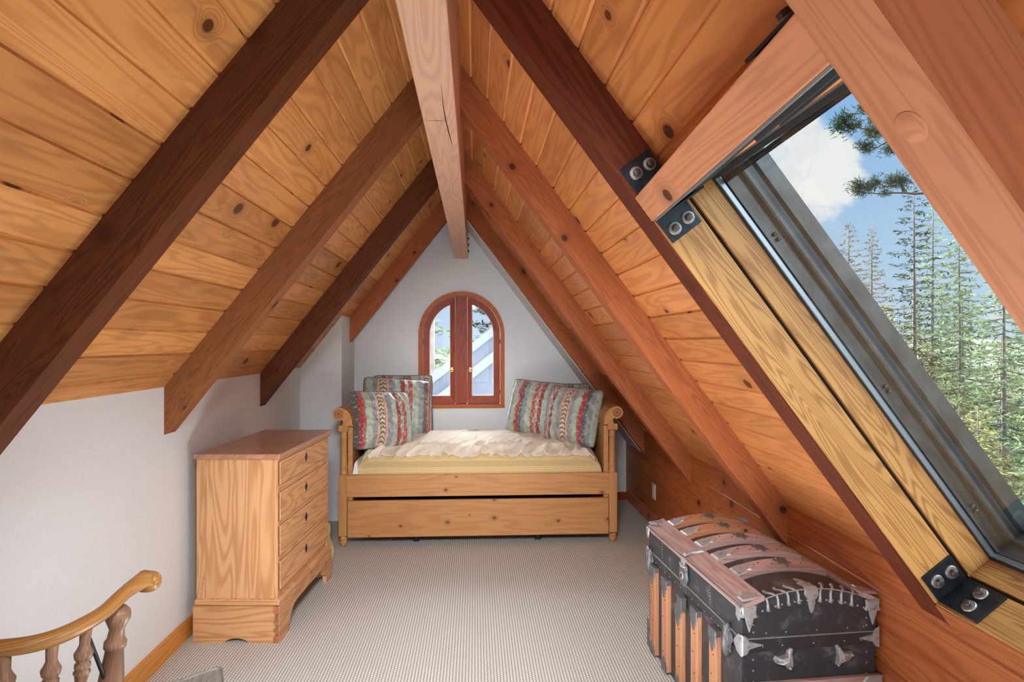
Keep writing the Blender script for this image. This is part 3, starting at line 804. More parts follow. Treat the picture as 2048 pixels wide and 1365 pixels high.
zz = [(.738, .852), (.567, .703), (.400, .544), (.236, .372)]
for i, (a, b) in enumerate(zz):
    y0, y1 = .030, L-.042
    d = MB().box((W-.1, y0, a), (W-.004, y1, b), (0, 1, 0)).build('drawer', K, t, bevel=.003)
    e = MB(); c = V((W-.004, (y0+y1)/2-.01, (a+b)/2+.012))
    m = frame(c, (0, 1, 0), (0, 0, 1))
    pts = [(.017*math.cos(q)*(1+.18*math.cos(4*q)), .021*math.sin(q)*(1+.18*math.cos(4*q))) for q in [2*PI*k/28 for k in range(28)]]
    e.poly_plate(pts, .0022, m)
    e = e.build('keyhole_plate', M['iron'], d)
    kh = MB(); kh.disc(c + V((.0026, 0, .002)), (1, 0, 0), .004, .0006, 10); kh.box(c + V((.0026, -.002, -.010)), c + V((.0032, .002, .002)))
    kh.build('keyhole', M['seal'], e)
    MB().box((W-.06, y0-.012, a+.004), (W-.008, y0+.001, b-.004), (0, 0, 1)).build('drawer_side', M['bed_d'], d)
for a, b in ((.703, .738), (.544, .567), (.372, .400)): MB().box((W-.05, .02, a+.003), (W-.008, L-.03, b-.003), (0, 1, 0)).build('drawer_divider', K, t, bevel=.002)
MB().box((W-.03, L-.04, .2), (W-.010, L-.02, .868), (0, 0, 1)).build('corner_stile', K, t, bevel=.002)
mb = MB(); mb.box((-.002, -.004, .173), (W+.004, L-.004, .203), (0, 1, 0)); mb.box((-.003, -.0055, .174), (W-.004, .02, .2), (1, 0, 0))
mb.build('base_moulding', K, t, bevel=.006)
# plinth: side board with a small arch, front board with bracket feet
def arc_cut(a, b, z0, zt, n=8): 
    return [(a + (b-a)*i/n, z0 + (zt-z0)*math.sin(PI*i/n)**.6) for i in range(n+1)]
mb = MB()
side = [(-.006, 0)] + arc_cut(.14, .26, 0, .022) + [(W+.004, 0), (W+.004, .173), (-.006, .173)]
mb.prism(side, -.008, .014, lambda a, b, d: (a, d, b), (1, 0, 0))
front = [(-.008, 0), (.10, 0), (.125, .035), (.14, .075), (.18, .105), (.23, .112), (.60, .112), (.64, .095), (.665, .06), (.69, .045), (.70, .0), (L-.002, 0), (L-.002, .173), (-.008, .173)]
mb.prism(front, W-.016, W+.006, lambda a, b, d: (d, a, b), (0, 1, 0))
mb.box((-.004, L-.02, 0), (W-.016, L-.003, .173), (1, 0, 0)); mb.box((-.004, .01, 0), (.012, L-.02, .173), (0, 1, 0))
mb.build('plinth', K, t, bevel=.003)
dv = wood('dovetail end grain', lin(170, 108, 80), lin(130, 78, 56), 0)
for z0, z1 in ((.14, .173), (0, .03)): MB().box((W-.024, -.0095, z0), (W+.0045, -.007, z1)).build('dovetail', dv, t)
for z in (.098, .06): MB().prism([(W-.022, z-.009), (W+.003, z-.004), (W+.003, z+.004), (W-.022, z+.009)], -.0092, -.007, lambda a, b, d: (a, d, b), (1, 0, 0)).build('dovetail', dv, t)

# ------------------------------------------------------------------ captain's chair
cx, zr_ = -1.098, .80
half = [(-.848, 1.60), (-.85, 1.52), (-.852, 1.44), (-.859, 1.375), (-.877, 1.323), (-.912, 1.291), (-.965, 1.278), (-1.03, 1.274)]
t = thing('captains_chair', 'curved-arm oak captain chair with turned spindles beside the white wall', 'chair', (cx, 1.47, 0))
LOC = V((cx, 1.47, 0))
right = [V((x, y, zr_ + (.012 if y > 1.5 else 0))) for x, y in half]
left = [V((2*cx - p.x, p.y, p.z)) for p in right]
path = [p-LOC for p in right + [V((cx, 1.273, zr_))] + left[::-1]]
# densify
def smoothpath(p, k=5):
    out = []
    for i in range(len(p)-1):
        p0, p1, p2, p3 = p[max(i-1, 0)], p[i], p[i+1], p[min(i+2, len(p)-1)]
        for j in range(k):
            f = j/k
            out.append(.5*(2*p1 + (p2-p0)*f + (2*p0-5*p1+4*p2-p3)*f*f + (3*p1-p0-3*p2+p3)*f**3))
    return out + [p[-1]]
path = smoothpath(path)
rad = [.017 + .006*max(0, 1-min(i, len(path)-1-i)/5) for i in range(len(path))]
mb = MB(); mb.tube(path, rad, 14, up=(0, 0, 1), flat=1.0)
for p in (path[0], path[-1]):
    q = p + V((0, .012, -.012))
    mb.tube([q + V((.03*math.sin(k*.3), 0, 0)) for k in range(-5, 6)], [max(.004, .027*math.cos(k*.3)**.5) for k in range(-5, 6)], 18)
mb.build('arm_rail', M['oak'], t, bevel=.0)
seat = MB(); n = 40
sp = [V((math.copysign(abs(math.cos(a))**.7, math.cos(a))*.225, math.copysign(abs(math.sin(a))**.75, math.sin(a))*.2-.0, 0)) for a in [2*PI*k/n for k in range(n)]]
seat.prism([(p.x, p.y) for p in sp], .425, .462, lambda a, b, d: (a, b, d), (0, 1, 0))
seat.build('seat', M['oak_dark'], t, bevel=.008)
for sx in (-1, 1):
    p1 = V((sx*.249, .02, zr_-.012)); p0 = V((sx*.205, .035, .455))
    MB().lathe([(0, .024), (.2, .03), (.45, .028), (.70, .019), (.71, .024), (.75, .024), (.77, .019), (.84, .016), (.87, .02), (.92, .027), (.97, .025), (1, .016)], p0, p1, 18).build('arm_support', M['oak_dark'], t)
SPD = [(.9, .012), (.93, .012)]
spx = [(.240, -.088), (.214, -.156), (.145, -.192), (.062, -.197)]
prof = [(0, .009), (.12, .012), (.4, .015), (.62, .011), (.68, .014), (.70, .017), (.72, .013), (.735, .016), (.755, .016), (.77, .011), (.80, .017), (.83, .019), (.86, .014), (.89, .0105), (1, .012)]
for x, y in spx:
    for sx in ((-1, 1) if x else (1,)):
        MB().lathe(prof, (sx*x*.80, y*.80+.01, .455), (sx*x, y, zr_-.012), 14).build('spindle', M['oak_dark'], t)
for sx in (-1, 1):
    MB().tube([(sx*.237, -.085, zr_-.015), (sx*.222, .01, .62), (sx*.205, .105, .46)], .0045, 8).build('brace_rod', M['iron'], t)
    for sy in (-1, 1):
        MB().lathe([(0, .014), (.1, .018), (.3, .022), (.32, .026), (.36, .026), (.38, .02), (.8, .024), (1, .018)], (sx*.21, sy*.18, 0), (sx*.15, sy*.13, .43), 14).build('leg', M['oak_dark'], t)
    MB().tube([(sx*.185, -.16, .17), (sx*.185, .16, .17)], .011, 10).build('stretcher', M['oak_dark'], t)

# grey stool at the bottom edge
cor = V((-.752, 1.848, 0)); e1 = V((-.75, -.66, 0)).normalized(); e2 = V((.40, -.92, 0)).normalized()
t = thing('wooden_stool', 'weathered grey wooden stool seat at the bottom edge, right of the curved chair arm', 'stool', cor)
a, b = .24, .34
quad = [V((0, 0, 0)), e1*a, e1*a*.9 + e2*b, e2*b]
def rounded(q, r, k=8):
    out = []
    for i in range(len(q)):
        p, pp, pn = q[i], q[i-1], q[(i+1) % len(q)]
        d0 = (pp-p).normalized()*r; d1 = (pn-p).normalized()*r
        for j in range(k+1):
            f = j/k; out.append((p+d0)*(1-f)**2 + p*2*f*(1-f) + (p+d1)*f*f)
    return out
ro = rounded(quad, .04)
ctr = sum(ro, V((0, 0, 0)))/len(ro)
lv = [(1, .43), (1, .455), (.985, .4605), (.955, .4595), (.94, .455), (.6, .45), (.2, .447)]
vs = [ctr + (p-ctr)*s_ + V((0, 0, z)) for s_, z in lv for p in ro]; n = len(ro)
fs = [(k*n+i, k*n+(i+1) % n, (k+1)*n+(i+1) % n, (k+1)*n+i) for k in range(len(lv)-1) for i in range(n)] + [tuple(range((len(lv)-1)*n, len(lv)*n)), tuple(range(n))[::-1]]
mb = MB(); mb.add(vs, fs, grain=(e1*.3+e2*1), off=(3, 3)); mb.build('seat', M['grey_wood'], t)
for q in quad:
    d = ctr + (q-ctr)*.72
    MB().lathe([(0, .014), (.5, .017), (1, .015)], (d.x*1.0, d.y, 0), (ctr.x+(d.x-ctr.x)*.85, ctr.y+(d.y-ctr.y)*.85, .432), 12).build('leg', M['grey_wood'], t)
# ------------------------------------------------------------------ dome-top trunk
def worn(name, base, wear, amt, rough, metal, sc=14):
    N = NT(name); co = N.n('ShaderNodeTexCoord').outputs['Object']
    a = N.noise(co, sc, 5, .3, .65); b = N.noise(co, sc*9, 2)
    f = N.math('MULTIPLY', N.smooth(N.math('ADD', a, N.math('MULTIPLY', N.math('SUBTRACT', b, .5), .22)), .5, .78), amt)
    col = N.mix(f, base, wear)
    return N.out(col, N.math('ADD', rough, N.math('MULTIPLY', f, .25)), metal, N.bump(b, .08, .002), .45)
M['tblack'] = worn('black painted trunk tin', lin(60, 62, 66), lin(118, 120, 124), .75, .4, .15)
M['tband'] = worn('black trunk band', lin(62, 62, 64), lin(122, 122, 124), .7, .42, .3, 10)
M['tmetal'] = worn('worn embossed tin', lin(170, 170, 172), lin(92, 92, 94), .9, .45, .35, 40)
M['tmetal_d'] = worn('dark embossed tin', lin(112, 112, 114), lin(60, 60, 62), .9, .45, .4, 40)
A = V((.870, 1.908, 0)); rz = math.atan2(.032, .482)
t = thing('steamer_trunk', 'black dome-top steamer trunk with tan wooden slats and worn metal fittings under the skylight', 'trunk', A, rz)
W, L, ZR = .483, .869, .432
def dome(x):
    """height of the lid surface across the trunk"""
    c = W/2; hgt, half = .058, W/2; R = (half*half+hgt*hgt)/(2*hgt)
    return .556 + math.sqrt(max(0, R*R-(x-c)**2)) - (R-hgt)
MB().box((.004, .004, 0.0), (W-.004, L-.004, .414), (0, 1, 0)).build('body', M['tblack'], t, bevel=.004)
mb = MB()
nd = 28
poly = [(0.003, .435)] + [(.003 + (W-.006)*i/nd, dome(.003 + (W-.006)*i/nd) - .012) for i in range(nd+1)] + [(W-.003, .435)]
mb.prism(poly, .003, L-.003, lambda a, b, d: (a, d, b), (0, 1, 0))
lid = mb.build('lid', M['tblack'], t, bevel=.004)
# end caps of the lid bulge slightly
mb = MB()
mb.box((-.002, -.002, .412), (W+.002, L+.002, .451), (0, 1, 0))
mb.build('rim_band', M['tband'], t, bevel=.003)
mb = MB(); mb.box((0, 0, .4315), (W, L, .4325)); 
MB().box((-.0028, -.0028, .4495), (W+.0028, L+.0028, .4515)).build('rim_edge', M['tmetal'], t)
# vertical slats on the front
SY = [(.742, .802), (.600, .660), (.452, .510), (.304, .362), (.150, .206)]
def cap_outline(w, h, seed):
    r = random.Random(seed)
    p = [(-w/2, 0), (w/2, 0), (w/2, h*.45), (w*.32, h*.5), (w*.40, h*.66), (w*.2, h*.62), (w*.16, h*.85), (0, h), (-w*.16, h*.82), (-w*.22, h*.6), (-w*.42, h*.68), (-w*.34, h*.5), (-w/2, h*.45)]
    return p
for i, (a, b) in enumerate(SY):
    top = .405 if i != 2 else .352
    s_ = MB().box((-.017, a, .012), (.005, b, top), (0, 0, 1)).build('slat', M['slat'], t, bevel=.004)
    m = frame((-.0172, (a+b)/2, top+.001), (0, 1, 0), (0, 0, -1))
    c = MB(); c.poly_plate(cap_outline(b-a+.004, .085, i), .0035, m)
    c.box((-.0185, a-.0015, top-.020), (.0, b+.0015, top+.0015)) if i != 2 else None
    c.build('metal_cap', M['tmetal_d'], s_, bevel=.0008)
    c = MB(); m = frame((-.0172, (a+b)/2, .008), (0, -1, 0), (0, 0, 1)); c.poly_plate(cap_outline(b-a+.004, .07, i+9), .003, m)
    c.build('metal_cap', M['tmetal_d'], s_)
    for k, z in enumerate([top - .09 - .075*k for k in range(int((top-.09)/.075))]):
        MB().disc((-.0168, (a+b)/2+.008*(1 if k % 2 else -1), z), (-1, 0, 0), .0026, .0015, 8).build('nail', M['iron'], s_)
# flat slats along the lid edges
edge = MB()
def lidstrip(mb, xs, y0, y1, th, grain, base=-.013):
    lo = [(x, dome(x) + base) for x in xs]; hi = [(x, dome(x) + th) for x in xs]
    poly = hi[::-1] + lo
    mb.prism(poly[::-1], y0, y1, lambda a, b, d: (a, d, b), grain)
lidstrip(edge, [-.004, .03, .076], -.003, L+.003, .004, (0, 1, 0))
es = edge.build('lid_front_slat', M['slat_top'], t, bevel=.003)
edge = MB(); lidstrip(edge, [W-.07, W-.03, W+.003], -.003, L+.003, .004, (0, 1, 0)); edge.build('lid_back_slat', M['slat_top'], t, bevel=.003)
MB().tube([(-.005, -.004, .5595), (-.005, L+.004, .5595)], .003, 8).build('lid_edge_bead', M['tmetal_d'], t)
LS = [.775, .632, .487, .340, .190]
for i, yc in enumerate(LS):
    mb = MB(); xs = [.07 + (W-.145)*k/16 for k in range(17)]
    lidstrip(mb, xs, yc-.033, yc+.033, .011, (1, 0, 0))
    s_ = mb.build('lid_slat', M['slat_top'] if i > 1 else M['slat'], t, bevel=.004)
    def on(x, y, h=0.0):
        e = .002; sl = (dome(x+e)-dome(x-e))/(2*e)
        return frame((x, y, dome(x)+h), (0, -1, 0), (1, 0, sl))
    c = MB(); c.poly_plate(cap_outline(.074, .085, i+20), .004, on(.070, yc, .0085))
    c.build('metal_cap', M['tmetal'], s_)
    c = MB(); pts = [(.034*math.cos(q)*(1+.22*math.cos(6*q)), .026*math.sin(q)*(1+.22*math.cos(6*q))) for q in [2*PI*k/36 for k in range(36)]]
    c.poly_plate(pts, .0035, on(.255, yc, .0105)); c.build('embossed_plate', M['tmetal_d'], s_)
    for x in (.17, .21, .32):
        m = on(x, yc+.012*(1 if x < .2 else -1), .0105)
        MB().disc(m.translation, m.to_3x3() @ V((0, 0, 1)), .003, .002, 8).build('nail', M['iron'], s_)
# corner fittings
def leaf(w, h, n=9, tips=.3):
    p = []
    for k in range(2*n+1):
        a = PI*k/(2*n); r = 1 if k % 2 == 0 else 1-tips
        p.append((w/2*math.cos(a)*r, h*math.sin(a)**.8*r))
    return p
for y, sgn in ((0, -1), (L, 1)):
    for x in (0, W):
        mb = MB(); ix = 1 if x == 0 else -1
        zt = dome(.0 if x == 0 else W)
        # end face leaf hanging down
        m = frame((x + ix*.022, y + sgn*.0035, zt+.004), (sgn, 0, 0), (0, 0, -1))
        mb.poly_plate([(p[0], p[1]) for p in [(-.026, 0), (.026, 0), (.024, .022), (.03, .034), (.014, .032), (.012, .05), (.004, .075), (0, .088), (-.005, .072), (-.013, .05), (-.016, .033), (-.03, .036), (-.024, .02)]], .006, m)
        # top leaf
        m = frame((x + ix*.036, y - sgn*.000, dome(.036)+.005), (-sgn, 0, -.12*ix*sgn), (0, -sgn, 0))
        mb.poly_plate([(-.036, -.002), (.036, -.002), (.03, .018), (.04, .034), (.02, .032), (.014, .058), (0, .045), (-.014, .066), (-.02, .034), (-.036, .036)], .006, m)
        if x == 0:
            m = frame((-.0035, y - sgn*.012, .555), (0, 1, 0), (0, 0, -1))
            mb.poly_plate([(-.014, 0), (.02, 0), (.016, .02), (.02, .035), (0, .05), (-.012, .03)], .004, m)
        mb.build('corner_cap', M['tmetal'], t)
        # rim corner points
        mb = MB()
        m = frame((x, y + sgn*.0035, .431), (ix, 0, 0), (0, 0, -sgn*ix))
        mb.poly_plate([(-.004, -.036), (.012, -.03), (.022, -.012), (.075, 0), (.022, .014), (.012, .03), (-.004, .036)], .005, m)
        if x == 0:
            m = frame((-.0035, y, .431), (0, -sgn, 0), (0, 0, sgn))
            mb.poly_plate([(-.004, -.036), (.02, -.03), (.03, -.02), (.045, 0), (.03, .02), (.02, .03), (-.004, .036)], .005, m)
        mb.build('rim_corner', M['tmetal'], t)
        mb = MB()
        m = frame((x, y + sgn*.003, .0), (-sgn, 0, 0), (0, 0, 1)); q_ = -sgn*ix; mb.poly_plate([(a_*q_, b_) for a_, b_ in ((0, 0), (.06, 0), (.05, .02), (.03, .03), (.02, .06), (0, .07))], .004, m)
        if x == 0:
            m = frame((-.003, y, 0), (0, -1, 0), (0, 0, 1)); mb.poly_plate([(a_*sgn, b_) for a_, b_ in ((0, 0), (.06, 0), (.05, .03), (.03, .06), (.02, .12), (0, .14))], .004, m)
        mb.build('foot_corner', M['tmetal_d'], t)
# lock with hinged hasp
lk = MB(); yl = .452
m = frame((-.002, yl, .492), (0, -1, 0), (0, 0, 1))
lk.poly_plate([(.034*math.sin(q)*(1+.1*math.cos(7*q)), .052*math.cos(q)*(1+.08*math.cos(9*q))) for q in [2*PI*k/40 for k in range(40)]][::-1], .010, m)
lock = lk.build('lock_plate', M['tmetal_d'], t, bevel=.001)
lk = MB(); lk.disc((-.012, yl, .487), (-1, 0, 0), .017, .004, 24, .014); lk.build('lock_ring', M['tmetal'], lock, bevel=.001)
lk = MB(); lk.disc((-.016, yl, .487), (-1, 0, 0), .009, .0006, 20); lk.build('keyhole', M['tblack'], lock)
lk = MB(); lk.box((-.012, yl-.012, .525), (-.004, yl+.012, .562)); lk.tube([(-.010, yl-.03, .528), (-.012, yl, .524), (-.010, yl+.03, .528)], [.004, .006, .004], 8)
e_ = .002
m = frame((-.004, yl, .566), (0, -1, 0), (1, 0, .3)); lk.poly_plate([(-.012, 0), (.012, 0), (.008, .03), (.02, .05), (.03, .075), (.012, .07), (.008, .085), (0, .078), (-.008, .088), (-.012, .07), (-.03, .078), (-.02, .05), (-.008, .03)], .006, m)
lk.build('hasp', M['tmetal'], lock)
lk = MB(); lk.box((-.026, yl-.022, .352), (-.002, yl+.022, .398)); lk.box((-.028, yl-.026, .396), (-.002, yl+.026, .404))
lk.build('hasp_catch', M['tmetal_d'], t, bevel=.003)
for y in (.826, .088):
    mb = MB()
    mb.lathe([(0, .006), (.1, .013), (.35, .02), (.6, .016), (.8, .01), (.9, .014), (1, .006)], (-.008, y, .352), (-.008, y, .468), 12)
    m = frame((-.004, y, .41), (0, -1, 0), (0, 0, 1)); mb.poly_plate([(.03*math.sin(q)*(1+.25*math.cos(5*q)), .05*math.cos(q)*(1+.15*math.cos(6*q))) for q in [2*PI*k/30 for k in range(30)]][::-1], .006, m)
    mb.build('draw_latch', M['tmetal_d'], t)
# end: two handle caps, seams, rivets, ornament
for x0, sgn in ((.165, -1), (.338, 1)):
    mb = MB()
    m = frame((x0, -.001, .377), (sgn*-1, 0, 0), (0, 0, 1)) if False else None
    P = lambda a, b: (x0 + sgn*a, b)
    o2 = [(-.004, .0), (-.006, .024), (-.012, .034), (-.002, .04), (.008, .03), (.012, .014), (.034, .010), (.05, .012), (.056, 0), (.048, -.012), (.032, -.012), (.014, -.016), (.010, -.028), (.002, -.036), (-.008, -.03), (-.006, -.018)]
    n = len(o2); z0 = .377
    lo = [V((x0+sgn*a, 0.003, z0+b)) for a, b in o2]; hi = [V((x0+sgn*a*.92, -.016 if abs(a) < .035 and abs(b) < .02 else -.006, z0+b*.92)) for a, b in o2]
    c = V((x0+sgn*.012, -.02, z0))
    f = [(i, (i+1) % n, n+(i+1) % n, n+i) for i in range(n)] + [(n+i, n+(i+1) % n, 2*n) for i in range(n)]
    mb.add(lo+hi+[c], f)
    for a, b in ((-.004, .033), (.05, 0), (-.001, -.03)): mb.disc((x0+sgn*a, -.006, z0+b), (0, -1, 0), .0045, .003, 8)
    mb.build('handle_cap', M['tmetal'], t)
def riv(p, nrm, r=.0036): MB().disc(p, nrm, r, .0022, 8, r*.6).build('rivet', M['tmetal'], t)
for z in [.02 + .036*k for k in range(11)] + [.47, .495, .52]:
    riv((.04, .003, z), (0, -1, 0)); riv((.445, .003, z), (0, -1, 0))
for k in range(18):
    x = .05 + .385*k/17
    riv((x, .0028, dome(x)-.048), (0, -1, 0), .0042)
for x in (.07, .14, .25, .36, .42): riv((x, -.0025, .425), (0, -1, 0), .003); riv((x+.015, .003, .465), (0, -1, 0), .003)
for y in [.05 + .055*k for k in range(15)]:
    riv((-.002, y, .4225), (-1, 0, 0), .0022); riv((.02, y, dome(.02)+.004), (0, 0, 1), .0026)
for z in [.47 + .012*k for k in range(8)]: riv((.003, .235, z), (-1, 0, 0), .0025); riv((.003, .70, z), (-1, 0, 0), .0025)
orn = MB()
def onlid(x, dz=0, dy=0): return V((x, .003 + dy, dome(x) - .012 + dz))
orn.tube([onlid(.045 + .395*k/24, .001, -.001) for k in range(25)], .0022, 6)
for i in range(8):
    x = .085 + .036*i if i < 4 else .278 + .038*(i-4)
    s1 = -1 if i < 4 else 1
    orn.tube([onlid(x, .0, -.001), onlid(x - s1*.004, -.014, -.003), onlid(x - s1*.006 + s1*.002, -.03, -.004), onlid(x - s1*.006, -.042, -.004)], [.004, .0045, .005, .0075], 8, flat=.7)
    x2 = x + s1*.004
    orn.tube([onlid(x2, .001, 0), onlid(x2 + s1*.008, .003, .012), onlid(x2 + s1*.018, .003, .026), onlid(x2 + s1*.02, .003, .036)], [.004, .0045, .005, .007], 8)
m = frame((.243, .001, dome(.243)-.008), (-1, 0, 0), (0, 0, -1))
orn.poly_plate([(-.024, -.0), (.024, -.0), (.026, .018), (.02, .03), (.012, .036), (.012, .05), (.006, .075), (0, .085), (-.006, .075), (-.012, .05), (-.012, .036), (-.02, .03), (-.026, .018)], .007, m)
m = frame((.243, .002, dome(.243)-.011), (1, 0, 0), (0, 1, 0))
orn.poly_plate([(-.024, 0), (.024, 0), (.018, .02), (.024, .036), (.010, .04), (.006, .066), (-.012, .085), (-.010, .05), (-.024, .044), (-.016, .02)], .006, m)
orn.build('lid_end_ornament', M['tmetal'], t)
mb = MB(); mb.box((-.004, -.016, .255), (W+.006, .004, .308), (1, 0, 0)); mb.build('end_slat', M['slat_top'], t, bevel=.004)
for x in (.0, W):
    ix = 1 if x == 0 else -1
    m = frame((x+.0, -.017, .281), (ix, 0, 0), (0, 0, ix)); c = MB(); c.poly_plate([(-.008, -.03), (.05, -.03), (.07, -.01), (.05, .0), (.075, .014), (.05, .03), (-.008, .03)], .004, m); c.build('end_slat_cap', M['tmetal'], t)
mb = MB(); mb.box((.001, .0, .408), (W-.001, .0035, .4125)); mb.box((.0005, .001, .02), (.0035, .075, .4)); mb.build('tin_seam', M['tband'], t)
# ------------------------------------------------------------------ outside
def leafmat(name, c1, c2, c3):
    N = NT(name); pr, pg, _ = N.sep(N.uv('pid'))
    col = N.ramp(pr, [(0, c1), (.5, c2), (1, c3)])
    d = N.n('ShaderNodeBsdfDiffuse'); N.set(d.inputs[0], col)
    tl = N.n('ShaderNodeBsdfTranslucent'); N.set(tl.inputs[0], col)
    m = N.n('ShaderNodeMixShader'); m.inputs[0].default_value = .35; N.set(m.inputs[1], d.outputs[0]); N.set(m.inputs[2], tl.outputs[0])
    o = N.n('ShaderNodeOutputMaterial'); N.t.links.new(m.outputs[0], o.inputs[0]); return N.m
M['needle'] = leafmat('spruce needles', lin(66, 82, 60), lin(106, 122, 86), lin(150, 158, 120))
M['needle_y'] = leafmat('olive fir needles', lin(92, 92, 54), lin(132, 130, 82), lin(168, 162, 114))
M['needle_d'] = leafmat('dark pine needles', lin(26, 36, 26), lin(40, 52, 36), lin(60, 74, 50))
M['needle_b'] = leafmat('brownish larch foliage', lin(64, 56, 40), lin(92, 80, 56), lin(112, 106, 76))
M['bark'] = plain('grey bark', lin(132, 122, 114), .9, var=.3, scale=12)
M['bark_d'] = plain('dark twig bark', lin(70, 60, 54), .9)

def conifer_meshes(H, R, seed, nbr, dens, droop, start, clump, shape=.85):
    r = random.Random(seed)
    tr, cr = MB(), MB()
    lean = V((r.uniform(-.02, .02), r.uniform(-.02, .02), 0))
    def ax(z): return V((0, 0, z)) + lean*z*1.0
    tr.tube([ax(H*k/8) for k in range(9)], [H*.009*(1-k/8.4)+.006 for k in range(9)], 8)
    for b in range(nbr):
        f = start + (1-start)*(b/nbr)**.92
        z = H*f; Lb = R*((1-f)/(1-start))**shape*r.uniform(.65, 1.15) + .10
        az = b*2.39996 + r.uniform(-.4, .4)
        d = V((math.cos(az), math.sin(az), 0)); sd = V((-d.y, d.x, 0))
        p = [ax(z) + d*Lb*q + V((0, 0, Lb*(-droop*q + (droop*.55+.12)*q*q))) for q in (0, .25, .5, .75, 1)]
        if Lb > .3: tr.tube(p, [.02*Lb+.004, .015*Lb+.003, .01*Lb+.003, .006, .003], 5, cap=False)
        nt = max(3, int(dens*Lb/.3))
        for k in range(nt):
            q = (k+.5)/nt*.9 + .1
            i = min(3, int(q*4)); base = p[i].lerp(p[i+1], q*4-i)
            side = 1 if k % 2 else -1
            tl = Lb*.42*(1-q*.75)*r.uniform(.6, 1.2) + .06
            td = (d*.75 + sd*side*r.uniform(.5, 1.1) + V((0, 0, r.uniform(-.3, .15)))).normalized()
            m = max(2, int(tl/.11))
            for j in range(m):
                c = base + td*tl*(j+.4)/m + V((r.gauss(0, .03), r.gauss(0, .03), r.gauss(0, .035)))
                w = clump*r.uniform(.6, 1.3)
                u = (td + V((r.gauss(0, .45), r.gauss(0, .45), r.gauss(0, .35)))).normalized()
                s_ = u.cross(V((r.gauss(0, .5), r.gauss(0, .5), 1))).normalized()
                cr.add([c - u*w, c + s_*w*.30 - u*w*.1, c + u*w, c - s_*w*.30 + u*w*.1], [(0, 1, 2, 3)], u)
    return tr, cr
TREES = {}
def tree_protos():
    TREES['spruce'] = [x for x in conifer_meshes(10.5, 2.0, 3, 120, 9.0, .38, .06, .085, .8)]
    TREES['fir'] = [x for x in conifer_meshes(9.0, 2.2, 5, 110, 9.5, .30, .03, .09, .75)]
    TREES['tall'] = [x for x in conifer_meshes(11.5, 1.5, 9, 110, 7.5, .25, .18, .075, .7)]
    TREES['young'] = [x for x in conifer_meshes(6.5, 1.9, 12, 90, 9.0, .32, .02, .075, .85)]
tree_protos()
protoobj = {}
def tree(kind, mat, loc, sc, rz, label, bark='bark'):
    t = thing('conifer_tree', label, 'tree', loc, rz, 'conifers outside the skylight'); t.scale = (sc, sc, sc)
    key = (kind, mat)
    if key not in protoobj:
        tr, cr = TREES[kind]
        a = tr.build('trunk', M[bark], t); b = cr.build('crown', M[mat], t); protoobj[key] = (a, b)
    else:
        for o in protoobj[key]:
            c = o.copy(); COL.objects.link(c); c.parent = t
    return t
cP, sP = math.cos(PSI), math.sin(PSI)
def ray(px, py):
    xc = (px-1024)/F_PX; return V((xc*cP+sP, -xc*sP+cP, -(py-686)/F_PX))
def spot(px, depth, zg):
    d = ray(px, 686)*depth; return (d.x, d.y, zg)
GZ = -4.2
def topped(kind, mat, px, py, depth, label, H, rz):
    """tree standing on the slope outside whose tip reaches a given height"""
    ztop = EYE + (686-py)/F_PX*depth
    zg = GZ + max(0, (depth-14)*.10)
    sc = (ztop-zg)/H
    x, y, _ = spot(px, depth, zg)
    return tree(kind, mat, (x, y, zg-.1), sc, rz, label)
topped('tall', 'needle_b', 1696, 438, 21, 'slim brownish conifer with the leftmost tip seen through the skylight', 11.5, .3)
topped('tall', 'needle_b', 1742, 448, 24, 'slim brownish conifer just right of the leftmost tip in the skylight', 11.5, 2.0)
topped('tall', 'needle_d', 1832, 352, 15.5, 'tall open conifer whose tip rises to the dark branch in the skylight', 11.5, 4.0)
topped('tall', 'needle', 1862, 395, 16.5, 'slender grey-green conifer right of the tall open one', 11.5, 1.2)
topped('spruce', 'needle', 1925, 440, 14, 'grey-green spruce with bare pale trunk, half behind the plugged rafter', 10.5, 5.1)
topped('spruce', 'needle', 2010, 430, 12, 'large grey-green spruce at the right edge of the skylight view', 10.5, .7)
topped('fir', 'needle_y', 1775, 600, 17, 'olive fir filling the lower left of the skylight view', 9.0, 2.6)
topped('fir', 'needle', 1835, 590, 18.5, 'grey-green fir behind the olive fir', 9.0, 3.9)
topped('fir', 'needle', 1930, 560, 18, 'dense green fir in the middle of the skylight view', 9.0, 1.1)
topped('young', 'needle_y', 1960, 800, 9.5, 'young yellow-green fir low in the skylight view', 6.5, .4)
topped('young', 'needle', 2080, 720, 9, 'young dark green fir beside the lower right of the skylight', 6.5, 2.2)
topped('spruce', 'needle_y', 1720, 640, 26, 'far olive spruce above the bronze skylight curb', 10.5, 3.0)
topped('spruce', 'needle', 1880, 560, 25, 'far grey-green spruce behind the fir trunks', 10.5, 1.7)
topped('spruce', 'needle', 2060, 520, 21, 'far spruce standing behind the large one at the right edge', 10.5, 4.4)
topped('fir', 'needle_y', 2000, 660, 15, 'olive fir low behind the large spruce', 9.0, 5.5)
